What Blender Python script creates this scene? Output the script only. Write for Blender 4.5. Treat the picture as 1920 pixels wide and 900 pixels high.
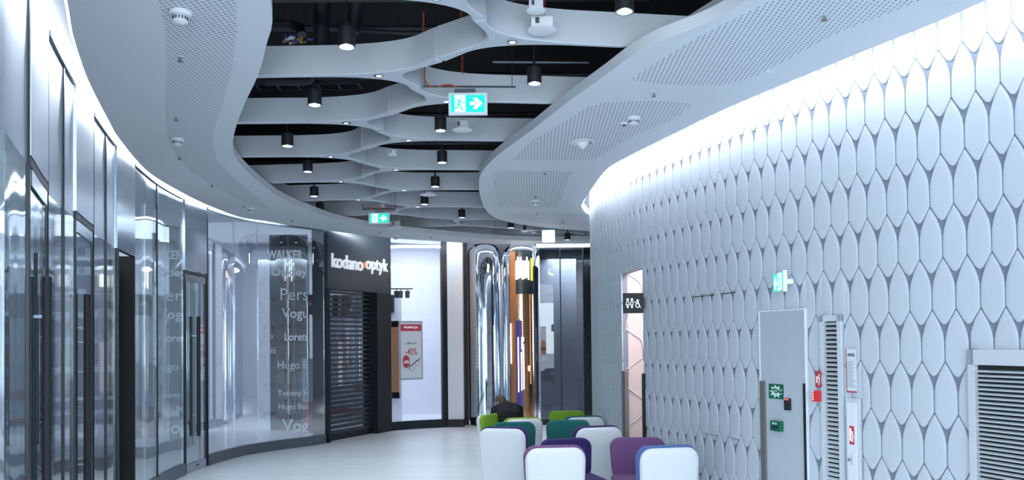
import bpy, bmesh, math, random
from mathutils import Vector, Matrix
random.seed(7)
SC = bpy.context.scene
COL = SC.collection
for o in list(bpy.data.objects): bpy.data.objects.remove(o)

# ------------------------------------------------------------------ camera, world, lamps, exposure
EYE, FPX, PITCH, ROLL, HOR = 1.8, 1500.0, math.radians(1.2), math.radians(0.65), 640.0
SHY = HOR - 450 - FPX*math.tan(PITCH)                 # principal point below the frame centre, pixels of 1920
cam_d = bpy.data.cameras.new('camera'); cam = bpy.data.objects.new('camera', cam_d); COL.objects.link(cam)
cam_d.sensor_width = 36; cam_d.lens = 36*FPX/1920; cam_d.shift_y = SHY/1920; cam_d.clip_start = .05
F_ = Vector((0, math.cos(PITCH), math.sin(PITCH))); U0 = Vector((0, -math.sin(PITCH), math.cos(PITCH))); R0 = Vector((1, 0, 0))
R_ = R0*math.cos(ROLL) - U0*math.sin(ROLL); U_ = U0*math.cos(ROLL) + R0*math.sin(ROLL)
cam.matrix_world = Matrix(((R_.x, U_.x, -F_.x, 0), (R_.y, U_.y, -F_.y, 0), (R_.z, U_.z, -F_.z, EYE), (0, 0, 0, 1)))
SC.camera = cam
SC.view_settings.view_transform = 'Standard'; SC.view_settings.look = 'None'
SC.view_settings.gamma = 1; SC.view_settings.use_curve_mapping = False
SC.view_settings.exposure = 0.84
SC.cycles.max_bounces = 10; SC.cycles.transparent_max_bounces = 16; SC.cycles.sample_clamp_indirect = 3.0
SC.cycles.caustics_reflective = False; SC.cycles.caustics_refractive = False
try: SC.cycles.use_denoising = True
except Exception: pass
world = bpy.data.worlds.new('world'); SC.world = world; world.use_nodes = True
bg = world.node_tree.nodes['Background']; bg.inputs[0].default_value = (.74, .86, .97, 1); bg.inputs[1].default_value = 2.2
COVE_R, COVE_L, SPOT_W, AMB_W = 19.0, 16.0, 56.0, 150.0
COOL = (.83, .93, 1.0)

def lamp(name, kind, loc, energy, color=COOL, rot=(0, 0, 0), **kw):
    l = bpy.data.lights.new(name, kind); l.energy = energy; l.color = color
    for k, v in kw.items(): setattr(l, k, v)
    o = bpy.data.objects.new(name, l); COL.objects.link(o); o.location = loc; o.rotation_euler = rot
    return o
# unseen area lamp added behind the viewer as ambient fill for the corridor
lamp('atrium_light', 'AREA', (.4, -3.5, 2.4), AMB_W, rot=(math.radians(94), 0, 0), shape='RECTANGLE', size=5.0, size_y=2.4)

# ------------------------------------------------------------------ picture <-> place
def U(px, py, z):
    d = R_*((px-960)/FPX) + U_*((450+SHY-py)/FPX) + F_
    k = (z-EYE)/d.z
    return Vector((d.x*k, d.y*k, z))
def ray_d(px, py, dist):
    d = R_*((px-960)/FPX) + U_*((450+SHY-py)/FPX) + F_
    return Vector((0, 0, EYE)) + d*(dist/d.y)
def proj(p):
    v = Vector(p)-Vector((0, 0, EYE)); f = v.dot(F_)
    return 960+FPX*v.dot(R_)/f, 450+SHY-FPX*v.dot(U_)/f
def zat(py, x, y):
    a, b = -3.0, 8.0
    for _ in range(40):
        m = (a+b)/2
        if proj((x, y, m))[1] > py: a = m
        else: b = m
    return (a+b)/2

# ------------------------------------------------------------------ materials
def mat(name, color, rough=.5, metal=0, spec=.5, emit=None, estr=0, coat=0, noise=0, nscale=8, bump=0, bscale=200, aniso=0, stretch=(1, 1, 1), sheen=0):
    m = bpy.data.materials.new(name); m.use_nodes = True; nt = m.node_tree; b = nt.nodes['Principled BSDF']
    b.inputs['Base Color'].default_value = (*color, 1); b.inputs['Roughness'].default_value = rough; b.inputs['Metallic'].default_value = metal
    b.inputs['Specular IOR Level'].default_value = spec; b.inputs['Coat Weight'].default_value = coat
    b.inputs['Sheen Weight'].default_value = sheen
    if emit: b.inputs['Emission Color'].default_value = (*emit, 1); b.inputs['Emission Strength'].default_value = estr
    tc = nt.nodes.new('ShaderNodeTexCoord'); mp = nt.nodes.new('ShaderNodeMapping'); mp.inputs['Scale'].default_value = stretch
    nt.links.new(tc.outputs['Object'], mp.inputs['Vector'])
    n = nt.nodes.new('ShaderNodeTexNoise'); n.inputs['Scale'].default_value = nscale; n.inputs['Detail'].default_value = 3
    nt.links.new(mp.outputs['Vector'], n.inputs['Vector'])
    if noise:
        mx = nt.nodes.new('ShaderNodeMix'); mx.data_type = 'RGBA'
        mx.inputs[6].default_value = (*[c*(1-noise) for c in color], 1); mx.inputs[7].default_value = (*[min(1, c*(1+noise)) for c in color], 1)
        nt.links.new(n.outputs['Fac'], mx.inputs[0]); nt.links.new(mx.outputs[2], b.inputs['Base Color'])
    if bump:
        n2 = nt.nodes.new('ShaderNodeTexNoise'); n2.inputs['Scale'].default_value = bscale
        nt.links.new(mp.outputs['Vector'], n2.inputs['Vector'])
        bp = nt.nodes.new('ShaderNodeBump'); bp.inputs['Strength'].default_value = bump; bp.inputs['Distance'].default_value = .002
        nt.links.new(n2.outputs['Fac'], bp.inputs['Height']); nt.links.new(bp.outputs[0], b.inputs['Normal'])
    return m
def glass(name, tint, refl, rough=0.0, ior=1.6, gcol=(.95, .98, 1)):
    m = bpy.data.materials.new(name); m.use_nodes = True; nt = m.node_tree; nt.nodes.clear()
    out = nt.nodes.new('ShaderNodeOutputMaterial'); mix = nt.nodes.new('ShaderNodeMixShader')
    tr = nt.nodes.new('ShaderNodeBsdfTransparent'); tr.inputs[0].default_value = (*tint, 1)
    gl = nt.nodes.new('ShaderNodeBsdfGlossy'); gl.inputs['Roughness'].default_value = rough; gl.inputs[0].default_value = (*gcol, 1)
    fr = nt.nodes.new('ShaderNodeFresnel'); fr.inputs[0].default_value = ior
    ma = nt.nodes.new('ShaderNodeMath'); ma.operation = 'ADD'; ma.use_clamp = True; ma.inputs[1].default_value = refl
    ge = nt.nodes.new('ShaderNodeNewGeometry'); mi = nt.nodes.new('ShaderNodeMix'); mi.inputs[2].default_value = ior; mi.inputs[3].default_value = 1/ior
    nt.links.new(ge.outputs['Backfacing'], mi.inputs[0]); nt.links.new(mi.outputs[0], fr.inputs[0])   # thin pane: both faces reflect alike
    nt.links.new(fr.outputs[0], ma.inputs[0]); nt.links.new(ma.outputs[0], mix.inputs[0])
    nt.links.new(tr.outputs[0], mix.inputs[1]); nt.links.new(gl.outputs[0], mix.inputs[2]); nt.links.new(mix.outputs[0], out.inputs[0])
    return m
def emis(name, color, s):
    return mat(name, tuple(c*.5 for c in color), .4, emit=color, estr=s)
def perf_mat(name, base, px, py, fx, fy, stag, shear=0.0):
    m = mat(name, base, .6); nt = m.node_tree; b = nt.nodes['Principled BSDF']
    g = nt.nodes.new('ShaderNodeNewGeometry'); s = nt.nodes.new('ShaderNodeSeparateXYZ'); nt.links.new(g.outputs['Position'], s.inputs[0])
    def M(op, a, c=None):
        n = nt.nodes.new('ShaderNodeMath'); n.operation = op
        for i, v in enumerate((a, c)):
            if v is None: continue
            if hasattr(v, 'links') or hasattr(v, 'is_linked'): nt.links.new(v, n.inputs[i])
            else: n.inputs[i].default_value = v
        return n.outputs[0]
    x = M('ADD', s.outputs[0], M('MULTIPLY', s.outputs[1], shear))
    xs = M('DIVIDE', x, px); col = M('FLOOR', xs)
    ys = M('ADD', M('DIVIDE', s.outputs[1], py), M('MULTIPLY', col, stag))
    a = M('LESS_THAN', M('FRACT', M('ADD', xs, 100.0)), fx); c = M('LESS_THAN', M('FRACT', M('ADD', ys, 100.0)), fy)
    f = M('MULTIPLY', a, c)
    mx = nt.nodes.new('ShaderNodeMix'); mx.data_type = 'RGBA'; mx.inputs[6].default_value = (*base, 1); mx.inputs[7].default_value = (.27, .31, .37, 1)
    nt.links.new(f, mx.inputs[0]); nt.links.new(mx.outputs[2], b.inputs['Base Color'])
    return m
WH = (.72, .77, .82)
M = dict(
 soffit=mat('white_plaster', WH, .65, bump=.1), soffit_edge=mat('grey_plaster_edge', (.40, .44, .50), .6),
 baffle=mat('stretched_white_fabric', (.56, .60, .65), .6, bump=.15, bscale=400),
 tile=mat('white_wall_tile', (.56, .615, .68), .55, bump=.1), groove=mat('grey_joint', (.20, .235, .29), .8),
 black=mat('black_paint', (.008, .009, .012), .6), plenum=mat('plenum_black', (.004, .005, .007), .9), pipe=mat('dark_pipe', (.025, .029, .036), .45, metal=.4),
 frame=mat('anthracite_metal', (.02, .026, .032), .38, metal=.5), plinth=mat('grey_metal_plinth', (.115, .145, .17), .35, metal=.5),
 satin=mat('satin_steel', (.72, .80, .90), .32, metal=1, noise=.05, nscale=5, stretch=(30, 30, .6)), steel=mat('brushed_steel', (.50, .57, .66), .16, metal=1, noise=.06, nscale=6, stretch=(40, 40, 1)),
 chrome=mat('polished_chrome', (.80, .86, .93), .035, metal=1, bump=.4, bscale=3),
 door=mat('grey_painted_door', (.46, .52, .57), .5, bump=.1), guard=mat('brown_metal_guard', (.19, .175, .17), .45, metal=.3),
 white=mat('white_paint', (.78, .81, .86), .5), whitep=mat('white_plastic', (.78, .80, .84), .35), louvre=mat('louvre_metal', (.60, .65, .70), .45),
 dark=mat('dark_void', (.012, .016, .02), .9),
 glass=glass('shop_glass', (.80, .86, .88), .26, ior=1.5), mglass=glass('near_shop_glass', (.80, .86, .88), .42, rough=.045, ior=1.5), clear=glass('clear_glass', (.93, .96, .97), .03, ior=1.45),
 dglass=glass('smoked_glass', (.45, .48, .51), .02, ior=1.45),
 shutter=mat('shutter_steel', (.055, .07, .085), .35, metal=.6), letter=mat('letter_white', (.85, .87, .9), .4, emit=(.9, .95, 1), estr=.22), vinyl=mat('vinyl_white', (.66, .72, .78), .5),
 red=mat('sign_red', (.62, .02, .03), .45), green=mat('sign_green', (.0, .13, .07), .45), pale=mat('pale_green_print', (.62, .78, .66), .5),
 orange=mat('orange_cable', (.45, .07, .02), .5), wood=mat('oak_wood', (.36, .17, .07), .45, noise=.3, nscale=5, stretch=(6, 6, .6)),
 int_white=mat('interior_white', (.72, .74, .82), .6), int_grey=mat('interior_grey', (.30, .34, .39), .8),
 pink=mat('pinkish_white_panel', (.80, .68, .66), .55), pgroove=mat('panel_ridge', (.66, .60, .60), .6),
 paper=mat('paper_white', (.72, .78, .82), .5), ink=mat('black_ink', (.02, .02, .03), .5), promo=mat('promo_red', (.50, .05, .08), .5),
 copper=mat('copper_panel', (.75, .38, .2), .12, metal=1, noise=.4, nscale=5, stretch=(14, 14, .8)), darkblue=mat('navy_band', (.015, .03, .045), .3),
 blue=mat('violet_blue_panel', (.06, .05, .32), .4), skin=mat('skin', (.50, .28, .20), .5), hair=mat('brown_grey_hair', (.075, .055, .045), .8, noise=.5, nscale=60),
 suit=mat('black_suit', (.006, .007, .010), .85), lmat=mat('shell_white_fabric', (.68, .71, .74), .8, bump=.25, bscale=700, sheen=.2),
)
E = dict(cove_r=emis('led_strip_cool_right', (.86, .92, 1), COVE_R), cove_l=emis('led_strip_cool_left', (.86, .92, 1), COVE_L),
 lens=emis('downlight_lens', (.70, .84, 1), 1.3), lens2=emis('spot_lens', (.9, .95, 1), 1.4), ex_g=emis('exit_green', (0, .80, .60), .55), ex_w=emis('exit_white', (.92, 1, 1), .9),
 ex_over=emis('exit_overexposed', (.95, 1, 1), 2.6), shop=emis('shop_sign_white', (1, 1, .96), 3.2), yellow=emis('shop_sign_yellow', (.9, .85, .05), 1.0), redled=emis('reader_led', (1, .05, .03), 2.5),
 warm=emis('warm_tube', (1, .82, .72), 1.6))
def fabric(name, c): return mat(name, c, .9, bump=.3, bscale=800, sheen=.05)

# ------------------------------------------------------------------ mesh builder
class MB:
    def __init__(s): s.v = []; s.f = []
    def add(s, vs, fs):
        n = len(s.v); s.v += [tuple(v) for v in vs]; s.f += [tuple(i+n for i in f) for f in fs]; return s
    def boxc(s, c, sx, sy, sz, rz=0):
        c = Vector(c); r = Matrix.Rotation(rz, 3, 'Z'); vs = []
        for z in (-1, 1):
            for y in (-1, 1):
                for x in (-1, 1): vs.append(c + r @ Vector((x*sx/2, y*sy/2, z*sz/2)))
        return s.add(vs, [(0, 2, 3, 1), (4, 5, 7, 6), (0, 1, 5, 4), (2, 6, 7, 3), (0, 4, 6, 2), (1, 3, 7, 5)])
    def fbox(s, fr, u0, u1, v0, v1, w0, w1):
        vs = [fr.p(u, v, w) for w in (w0, w1) for v in (v0, v1) for u in (u0, u1)]
        return s.add(vs, [(0, 2, 3, 1), (4, 5, 7, 6), (0, 1, 5, 4), (2, 6, 7, 3), (0, 4, 6, 2), (1, 3, 7, 5)])
    def prism(s, pts, z0, z1):
        n = len(pts); vs = [(p[0], p[1], z0) for p in pts]+[(p[0], p[1], z1) for p in pts]
        return s.add(vs, [tuple(range(n))[::-1], tuple(range(n, 2*n))]+[(i, (i+1) % n, n+(i+1) % n, n+i) for i in range(n)])
    def fprism(s, fr, pts, w0, w1):
        n = len(pts); vs = [fr.p(p[0], p[1], w0) for p in pts]+[fr.p(p[0], p[1], w1) for p in pts]
        return s.add(vs, [tuple(range(n))[::-1], tuple(range(n, 2*n))]+[(i, (i+1) % n, n+(i+1) % n, n+i) for i in range(n)])
    def stroke(s, fr, pts, wd, w0, w1, closed=False):
        P = [Vector(p) for p in pts]
        if closed: P.append(P[0])
        for a, b in zip(P, P[1:]):
            d = (b-a); 
            if d.length < 1e-6: continue
            n = Vector((-d.y, d.x)).normalized()*wd/2; e = d.normalized()*wd*.3
            s.fprism(fr, [a-e-n, b+e-n, b+e+n, a-e+n], w0, w1)
        return s
    def disc(s, fr, c, r, w0, w1, n=20, ry=None):
        ry = ry or r
        return s.fprism(fr, [(c[0]+r*math.cos(2*math.pi*i/n), c[1]+ry*math.sin(2*math.pi*i/n)) for i in range(n)], w0, w1)
    def lathe(s, prof, c, n=24):
        c = Vector(c); vs = []; fs = []
        for r, z in prof:
            for i in range(n):
                a = 2*math.pi*i/n; vs.append(c+Vector((r*math.cos(a), r*math.sin(a), z)))
        for k in range(len(prof)-1):
            for i in range(n):
                j = (i+1) % n; fs.append((k*n+i, k*n+j, (k+1)*n+j, (k+1)*n+i))
        fs.append(tuple(range(n))[::-1]); fs.append(tuple(range((len(prof)-1)*n, len(prof)*n)))
        return s.add(vs, fs)
    def tube(s, pts, r, n=10):
        P = [Vector(p) for p in pts]; vs = []; fs = []
        for i, p in enumerate(P):
            t = (P[min(i+1, len(P)-1)]-P[max(i-1, 0)]).normalized()
            a = t.cross(Vector((0, 0, 1))); a = a.normalized() if a.length > .05 else t.cross(Vector((0, 1, 0))).normalized()
            b = t.cross(a)
            for k in range(n):
                th = 2*math.pi*k/n; vs.append(p+(a*math.cos(th)+b*math.sin(th))*r)
        for i in range(len(P)-1):
            for k in range(n):
                j = (k+1) % n; fs.append((i*n+k, i*n+j, (i+1)*n+j, (i+1)*n+k))
        fs.append(tuple(range(n))[::-1]); fs.append(tuple(range((len(P)-1)*n, len(P)*n)))
        return s.add(vs, fs)
    def build(s, name, m, parent=None, smooth=None, bevel=0, seg=2, label=None):
        me = bpy.data.meshes.new(name); me.from_pydata(s.v, [], s.f); me.validate()
        bm = bmesh.new(); bm.from_mesh(me); bmesh.ops.recalc_face_normals(bm, faces=bm.faces); bm.to_mesh(me); bm.free()
        me.materials.append(m)
        if smooth is not None:
            for p in me.polygons: p.use_smooth = True
            me.set_sharp_from_angle(angle=math.radians(smooth))
        o = bpy.data.objects.new(name, me); COL.objects.link(o)
        if bevel:
            b = o.modifiers.new('bevel', 'BEVEL'); b.width = bevel; b.segments = seg; b.limit_method = 'ANGLE'; b.angle_limit = math.radians(40)
        if parent is not None:
            o.parent = parent; o.matrix_parent_inverse = Matrix.LocRotScale(parent.location, parent.rotation_euler, None).inverted()
        if label: o['label'] = label
        return o
class Fr:
    def __init__(s, o, x, n): s.o = Vector(o); s.x = Vector((x[0], x[1], 0)).normalized(); s.n = Vector((n[0], n[1], 0)).normalized()
    def p(s, u, v, w): return s.o+s.x*u+Vector((0, 0, 1))*v+s.n*w
def thing(name, label, cat, loc, rz=0, group=None):
    o = bpy.data.objects.new(name, None); COL.objects.link(o); o.location = loc; o.rotation_euler = (0, 0, rz)
    o.empty_display_size = .1; o['label'] = label; o['category'] = cat
    if group: o['group'] = group
    return o
def tag(o, label, cat, group=None):
    o['label'] = label; o['category'] = cat
    if group: o['group'] = group
    return o
def struct(o, label=None):
    o['kind'] = 'structure'
    if label: o['label'] = label
    return o
def sempty(name, loc=(0, 0, 0), label=None):
    o = bpy.data.objects.new(name, None); COL.objects.link(o); o.location = loc; o['kind'] = 'structure'
    if label: o['label'] = label
    return o
def textmesh(txt, fr, u0, u1, v0, v1, w0, depth, name, m, parent, bold=0.0):
    cu = bpy.data.curves.new('t', 'FONT'); cu.body = txt; cu.size = 1; cu.extrude = .5; cu.offset = bold; cu.resolution_u = 3
    ob = bpy.data.objects.new('t', cu); COL.objects.link(ob)
    bpy.context.view_layer.update()
    me = bpy.data.meshes.new_from_object(ob.evaluated_get(bpy.context.evaluated_depsgraph_get()))
    bpy.data.objects.remove(ob); bpy.data.curves.remove(cu)
    xs = [v.co.x for v in me.vertices]; ys = [v.co.y for v in me.vertices]
    x0, x1, y0, y1 = min(xs), max(xs), min(ys), max(ys)
    for v in me.vertices:
        q = fr.p(u0+(v.co.x-x0)/(x1-x0)*(u1-u0), v0+(v.co.y-y0)/(y1-y0)*(v1-v0), w0+(v.co.z+.5)*depth)
        v.co = q
    me.materials.append(m); me.name = name
    bm = bmesh.new(); bm.from_mesh(me); bmesh.ops.recalc_face_normals(bm, faces=bm.faces); bm.to_mesh(me); bm.free()
    o = bpy.data.objects.new(name, me); COL.objects.link(o)
    if parent is not None:
        o.parent = parent; o.matrix_parent_inverse = Matrix.LocRotScale(parent.location, parent.rotation_euler, None).inverted()
    return o
ORD = ['nearest', 'second nearest', 'third nearest', 'fourth nearest', 'fifth nearest', 'sixth nearest', 'seventh nearest', 'eighth nearest', 'ninth nearest', 'tenth nearest', 'eleventh nearest', 'farthest']

# ------------------------------------------------------------------ curves in plan
def catmull(P, n=12):
    P = [Vector(p[:2]) for p in P]; P = [P[0]*2-P[1]]+P+[P[-1]*2-P[-2]]; out = []
    for i in range(1, len(P)-2):
        a, b, c, d = P[i-1:i+3]
        for k in range(n):
            t = k/n; out.append(.5*((2*b)+(c-a)*t+(2*a-5*b+4*c-d)*t*t+(3*b-a-3*c+d)*t**3))
    out.append(P[-2]); return out
class Curve:
    def __init__(s, P, side, n=12):
        s.P = catmull(P, n); s.L = [0]; s.side = side
        for a, b in zip(s.P, s.P[1:]): s.L.append(s.L[-1]+(b-a).length)
        s.len = s.L[-1]
    def at(s, t):
        t = max(0, min(s.len-1e-6, t)); lo, hi = 0, len(s.L)-1
        while hi-lo > 1:
            m = (lo+hi)//2
            if s.L[m] <= t: lo = m
            else: hi = m
        k = (t-s.L[lo])/(s.L[hi]-s.L[lo]); return s.P[lo].lerp(s.P[hi], k)
    def tan(s, t): return (s.at(t+.06)-s.at(t-.06)).normalized()
    def nrm(s, t):                                    # towards the corridor
        d = s.tan(t); return Vector((d.y, -d.x))*s.side
    def off(s, t, w): return s.at(t)+s.nrm(t)*w
    def s_px(s, px, z=1.8, s0=0, s1=None):            # first crossing of the picture column, walking away from the viewer
        s1 = s1 or s.len; prev = None; N = 900
        for i in range(N+1):
            t = s0+(s1-s0)*i/N; q = s.at(t)
            if q.y < .6: prev = None; continue
            x = proj((q.x, q.y, z))[0]-px
            if prev is not None and prev[1]*x <= 0:
                return prev[0]+(t-prev[0])*prev[1]/(prev[1]-x) if prev[1] != x else t
            prev = (t, x)
        return None
    def frame(s, t):                                  # u to the viewer's right
        q = s.at(t); d = s.tan(t); n = s.nrm(t)
        x = Vector((-n.y, n.x)); return Fr((q.x, q.y, 0), x, n)
def sweep(mb, cv, t0, t1, prof, step=.15, cap=True):
    """prof: closed list of (offset, z) swept along the curve"""
    n = max(2, int(abs(t1-t0)/step)+1); m = len(prof); vs = []; fs = []
    for i in range(n):
        t = t0+(t1-t0)*i/(n-1); q = cv.at(t); nn = cv.nrm(t)
        for w, z in prof: vs.append((q.x+nn.x*w, q.y+nn.y*w, z))
    for i in range(n-1):
        for k in range(m):
            j = (k+1) % m; fs.append((i*m+k, i*m+j, (i+1)*m+j, (i+1)*m+k))
    if cap: fs.append(tuple(range(m))[::-1]); fs.append(tuple(range((n-1)*m, n*m)))
    return mb.add(vs, fs)
def rectp(w0, w1, z0, z1): return [(w0, z0), (w1, z0), (w1, z1), (w0, z1)]

HS = 3.85                                             # soffit height
edgeL = [U(a, b, HS) for a, b in ((125, 0), (135, 60), (150, 110), (167, 155), (200, 220), (225, 262), (275, 320), (330, 355), (390, 385), (450, 407), (500, 415), (556, 425), (610, 432), (722, 445), (785, 450), (835, 453))]
nearL = [(-1.35, -3), (-1.38, -1), (-1.42, .5), (-1.62, 2), (-1.98, 3.3)]
E_L = Curve(nearL+[p for p in edgeL]+[(-.6, 16.7), (.4, 16.85), (1.6, 16.9), (3.4, 16.9)], 1)
inL = [U(a, b, HS) for a, b in ((506, 0), (498, 90), (482, 145), (460, 192), (442, 240), (436, 275), (445, 300), (475, 332), (525, 370), (582, 395), (640, 414), (722, 429), (785, 436), (897, 446))]
I_L = Curve([(-.75, -3), (-.8, -1), (-.95, 1), (-1.2, 3)]+inL+[(.3, 16.25), (1.6, 16.35), (3.4, 16.4)], 1)
baseL = [U(a, b, 0) for a, b in ((335, 900), (385, 877), (450, 858), (520, 845), (612, 831), (730, 808), (835, 801), (870, 798))]
topL = [U(a, b, 3.85) for a, b in ((86, 60), (136, 155), (175, 218), (215, 272))]
G = Curve([(-1.55, -3), (-1.58, -1), (-1.62, .5), (-1.84, 2), (-2.2, 3.3), (-2.58, 4.2)]+topL+[(-4.3, 9.2), (-4.52, 10.4), (-4.58, 11.7), (-4.42, 12.88), (-4.03, 13.62), (-3.42, 14.45), (-2.56, 16.35), (-1.45, 17.0), (-1.06, 17.25)], 1)
coveR = [U(a, b, HS) for a, b in ((1850, 0), (1610, 100), (1370, 200), (1265, 250), (1165, 300), (1135, 320), (1112, 350), (1093, 380), (1093, 392), (1112, 408))]
E_R = Curve([(3.95, -3), (3.9, -1), (3.75, 1), (3.45, 3)]+coveR+[(1.9, 14.1), (2.9, 14.6)], -1)
def _wo(t): y = E_R.at(t).y; return -.27+.14*max(0, min(1, (y-9.8)/1.4))   # the trough narrows at the far nose
W = Curve([E_R.off(t, _wo(t)) for t in [E_R.len*i/48 for i in range(49)]], -1, 4)
inR = [U(a, b, HS) for a, b in ((1400, 0), (1213, 88), (1127, 147), (1057, 197), (993, 247), (950, 278), (920, 303), (901, 328), (898, 350), (901, 370), (910, 392), (930, 409), (977, 421), (1050, 429), (1113, 434))]
I_R = Curve([(1.7, -3), (1.8, -1), (1.8, 1), (1.65, 3)]+inR+[(2.3, 15.3), (3.4, 15.5)], -1)

# ------------------------------------------------------------------ structure: floor, shell, soffits
fm = mat('polished_floor', (.72, .77, .83), .3, spec=.5, noise=.1, nscale=1.3, stretch=(.4, 4.5, 1)); M['floor'] = fm
nt = fm.node_tree; br = nt.nodes.new('ShaderNodeTexBrick'); tcn = nt.nodes.new('ShaderNodeTexCoord'); nt.links.new(tcn.outputs['Object'], br.inputs['Vector'])
br.offset = .5; br.inputs['Scale'].default_value = 1; br.inputs['Brick Width'].default_value = 1.8; br.inputs['Row Height'].default_value = .9; br.inputs['Mortar Size'].default_value = .002
br.inputs['Color1'].default_value = (1, 1, 1, 1); br.inputs['Color2'].default_value = (.95, .95, .96, 1); br.inputs['Mortar'].default_value = (.75, .77, .8, 1)
b = nt.nodes['Principled BSDF']; src = b.inputs['Base Color'].links[0].from_socket
mul = nt.nodes.new('ShaderNodeMix'); mul.data_type = 'RGBA'; mul.blend_type = 'MULTIPLY'; mul.inputs[0].default_value = 1
nt.links.new(src, mul.inputs[6]); nt.links.new(br.outputs['Color'], mul.inputs[7]); nt.links.new(mul.outputs[2], b.inputs['Base Color'])
struct(MB().boxc((-.5, 10, -.05), 19, 27, .1).build('floor', M['floor']))
struct(MB().boxc((-.5, 10, 5.65), 19, 27, .1).build('ceiling', M['plenum']), 'black void above the open ceiling')
struct(MB().boxc((-9.95, 10, 2.8), .1, 27, 5.6).build('wall_left', M['int_grey']))
struct(MB().boxc((8.95, 10, 2.8), .1, 27, 5.6).build('wall_right_outer', M['int_grey']))
struct(MB().boxc((-.5, 23.5, 2.8), 19, .1, 5.6).build('wall_back', M['int_grey']))

def strip_face(A, B, z):                              # horizontal band between two curves
    n = 160; vs = []; fs = []
    for i in range(n+1):
        a = A.at(A.len*i/n); b = B.at(B.len*i/n); vs += [(a.x, a.y, z), (b.x, b.y, z)]
    for i in range(n): fs.append((2*i, 2*i+1, 2*i+3, 2*i+2))
    return vs, fs
def band_polygon(A, B):
    a = [A.at(A.len*i/150) for i in range(151)]; b = [B.at(B.len*i/150) for i in range(151)]
    return a+b[::-1]
def slab(A, B, name, label):
    pts = band_polygon(A, B); mb = MB(); mb.prism(pts, HS, HS+.09)
    o = mb.build(name, M['soffit'], smooth=40); o.data.materials.append(M['soffit_edge'])
    return struct(o, label)
cl = slab(E_L, I_L, 'ceiling.001', 'curved white soffit along the glass shopfronts')
cr = slab(E_R, I_R, 'ceiling.002', 'white wavy soffit beside the tiled wall')
# cove boxes behind each soffit: back of the trough, top, and the glowing strip
mb = MB(); sweep(mb, E_R, 0, E_R.len, rectp(.5, .53, HS+.08, 4.5)); sweep(mb, E_R, 0, E_R.len, rectp(-.4, .53, 4.5, 4.53)); o = mb.build('cove_trough', M['white'], cr, smooth=40)
mb = MB(); sweep(mb, E_R, 0, E_R.len, rectp(-.018, .0, HS+.03, HS+.085)); mb.build('led_strip', E['cove_r'], cr, smooth=40, label='glowing cool white light strip')
mb = MB(); sweep(mb, E_L, 0, E_L.len, rectp(.4, .43, HS+.08, 4.4)); sweep(mb, E_L, 0, E_L.len, rectp(-.9, .43, 4.4, 4.43)); mb.build('cove_trough', M['white'], cl, smooth=40)
mb = MB(); sweep(mb, E_L, 0, E_L.len, rectp(-.018, .0, HS+.03, HS+.085)); mb.build('led_strip', E['cove_l'], cl, smooth=40, label='glowing cool white light strip')
# perforated zones, set flush under the soffits
PL = perf_mat('perforated_plaster_left', WH, .036, .036, .62, .40, .5); PR = perf_mat('perforated_plaster_right', WH, .034, .041, .34, .62, .5, -.03)
zones = [
 ([(296, -40), (296, 0), (308, 45), (313, 110), (311, 200), (313, 255), (330, 295), (362, 325), (405, 352), (450, 375), (500, 392), (502, 388), (470, 358), (430, 326), (407, 300), (399, 270), (401, 245), (417, 200), (435, 130), (444, 60), (443, 0), (440, -40)], cl, PL),
 ([(1183, 149), (1245, 109), (1307, 70), (1362, 42), (1419, 14), (1500, -30), (1800, -35), (1727, 0), (1645, 33), (1563, 65), (1493, 103), (1423, 140), (1388, 152), (1353, 159), (1290, 160), (1223, 157)], cr, PR),
 ([(961, 300), (993, 267), (1040, 240), (1103, 200), (1133, 192), (1190, 188), (1243, 188), (1300, 193), (1270, 220), (1193, 253), (1113, 299), (1040, 301)], cr, PR),
 ([(927, 350), (926, 336), (930, 321), (1000, 321), (1073, 321), (1062, 347), (1046, 389), (990, 389), (933, 387)], cr, PR),
 ([(942, 400), (1013, 398), (1070, 399), (1105, 401), (1105, 424), (1050, 421), (977, 413)], cr, PR)]
for pts, par, m_ in zones:
    q = [U(a, b, HS-.001) for a, b in pts]; MB().prism(q, HS-.0015, HS+.002).build('perforated_panel', m_, par, label='finely perforated patch')

# ------------------------------------------------------------------ right wall: tiles on a curved backing
def zrow(px, py):
    t = W.s_px(px); q = W.at(t); return t, zat(py, q.x, q.y)
ROW, TW = .3565, .176
t0, za = zrow(1889, 365)
print('CAL tips', zrow(1889, 365), zrow(1868, 473), zrow(1911, 255), zrow(1213, 500), zrow(1213, 559), 'tile w', zrow(1863, 255)[0]-zrow(1911, 255)[0])
s_op0, s_op1 = W.s_px(1208), W.s_px(1168)
OPTOP = zat(513, *W.at(s_op1)); print('opening', s_op0, s_op1, OPTOP, W.at(s_op0), W.at(s_op1), 'end', W.len)
def ws(px): return W.s_px(px)
DTOP = zat(583, *W.at(ws(1472))); VTOP = zat(591, *W.at(ws(1565))); GTOP = zat(655, *W.at(ws(1822)))
NT, NB = zat(655, *W.at(ws(1600))), zat(737, *W.at(ws(1600))); CT = zat(746, *W.at(ws(1602)))
print('door', DTOP, 'vent', VTOP, 'grille', GTOP, 'cab', CT)
holes = [(s_op0, s_op1, -1, OPTOP), (ws(1515), ws(1431), -1, DTOP), (ws(1584), ws(1545), -1, VTOP), (ws(1822)-1.05, ws(1822), .35, GTOP), (ws(1616), ws(1590), .55, CT)]
def clip(poly, axis, val, keep_less):
    out = []
    for i in range(len(poly)):
        a, b = poly[i-1], poly[i]; ia = (a[axis] <= val) == keep_less; ib = (b[axis] <= val) == keep_less
        if ia != ib:
            k = (val-a[axis])/(b[axis]-a[axis]); out.append((a[0]+(b[0]-a[0])*k, a[1]+(b[1]-a[1])*k))
        if ib: out.append(b)
    return out
g_ = .0028
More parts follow.
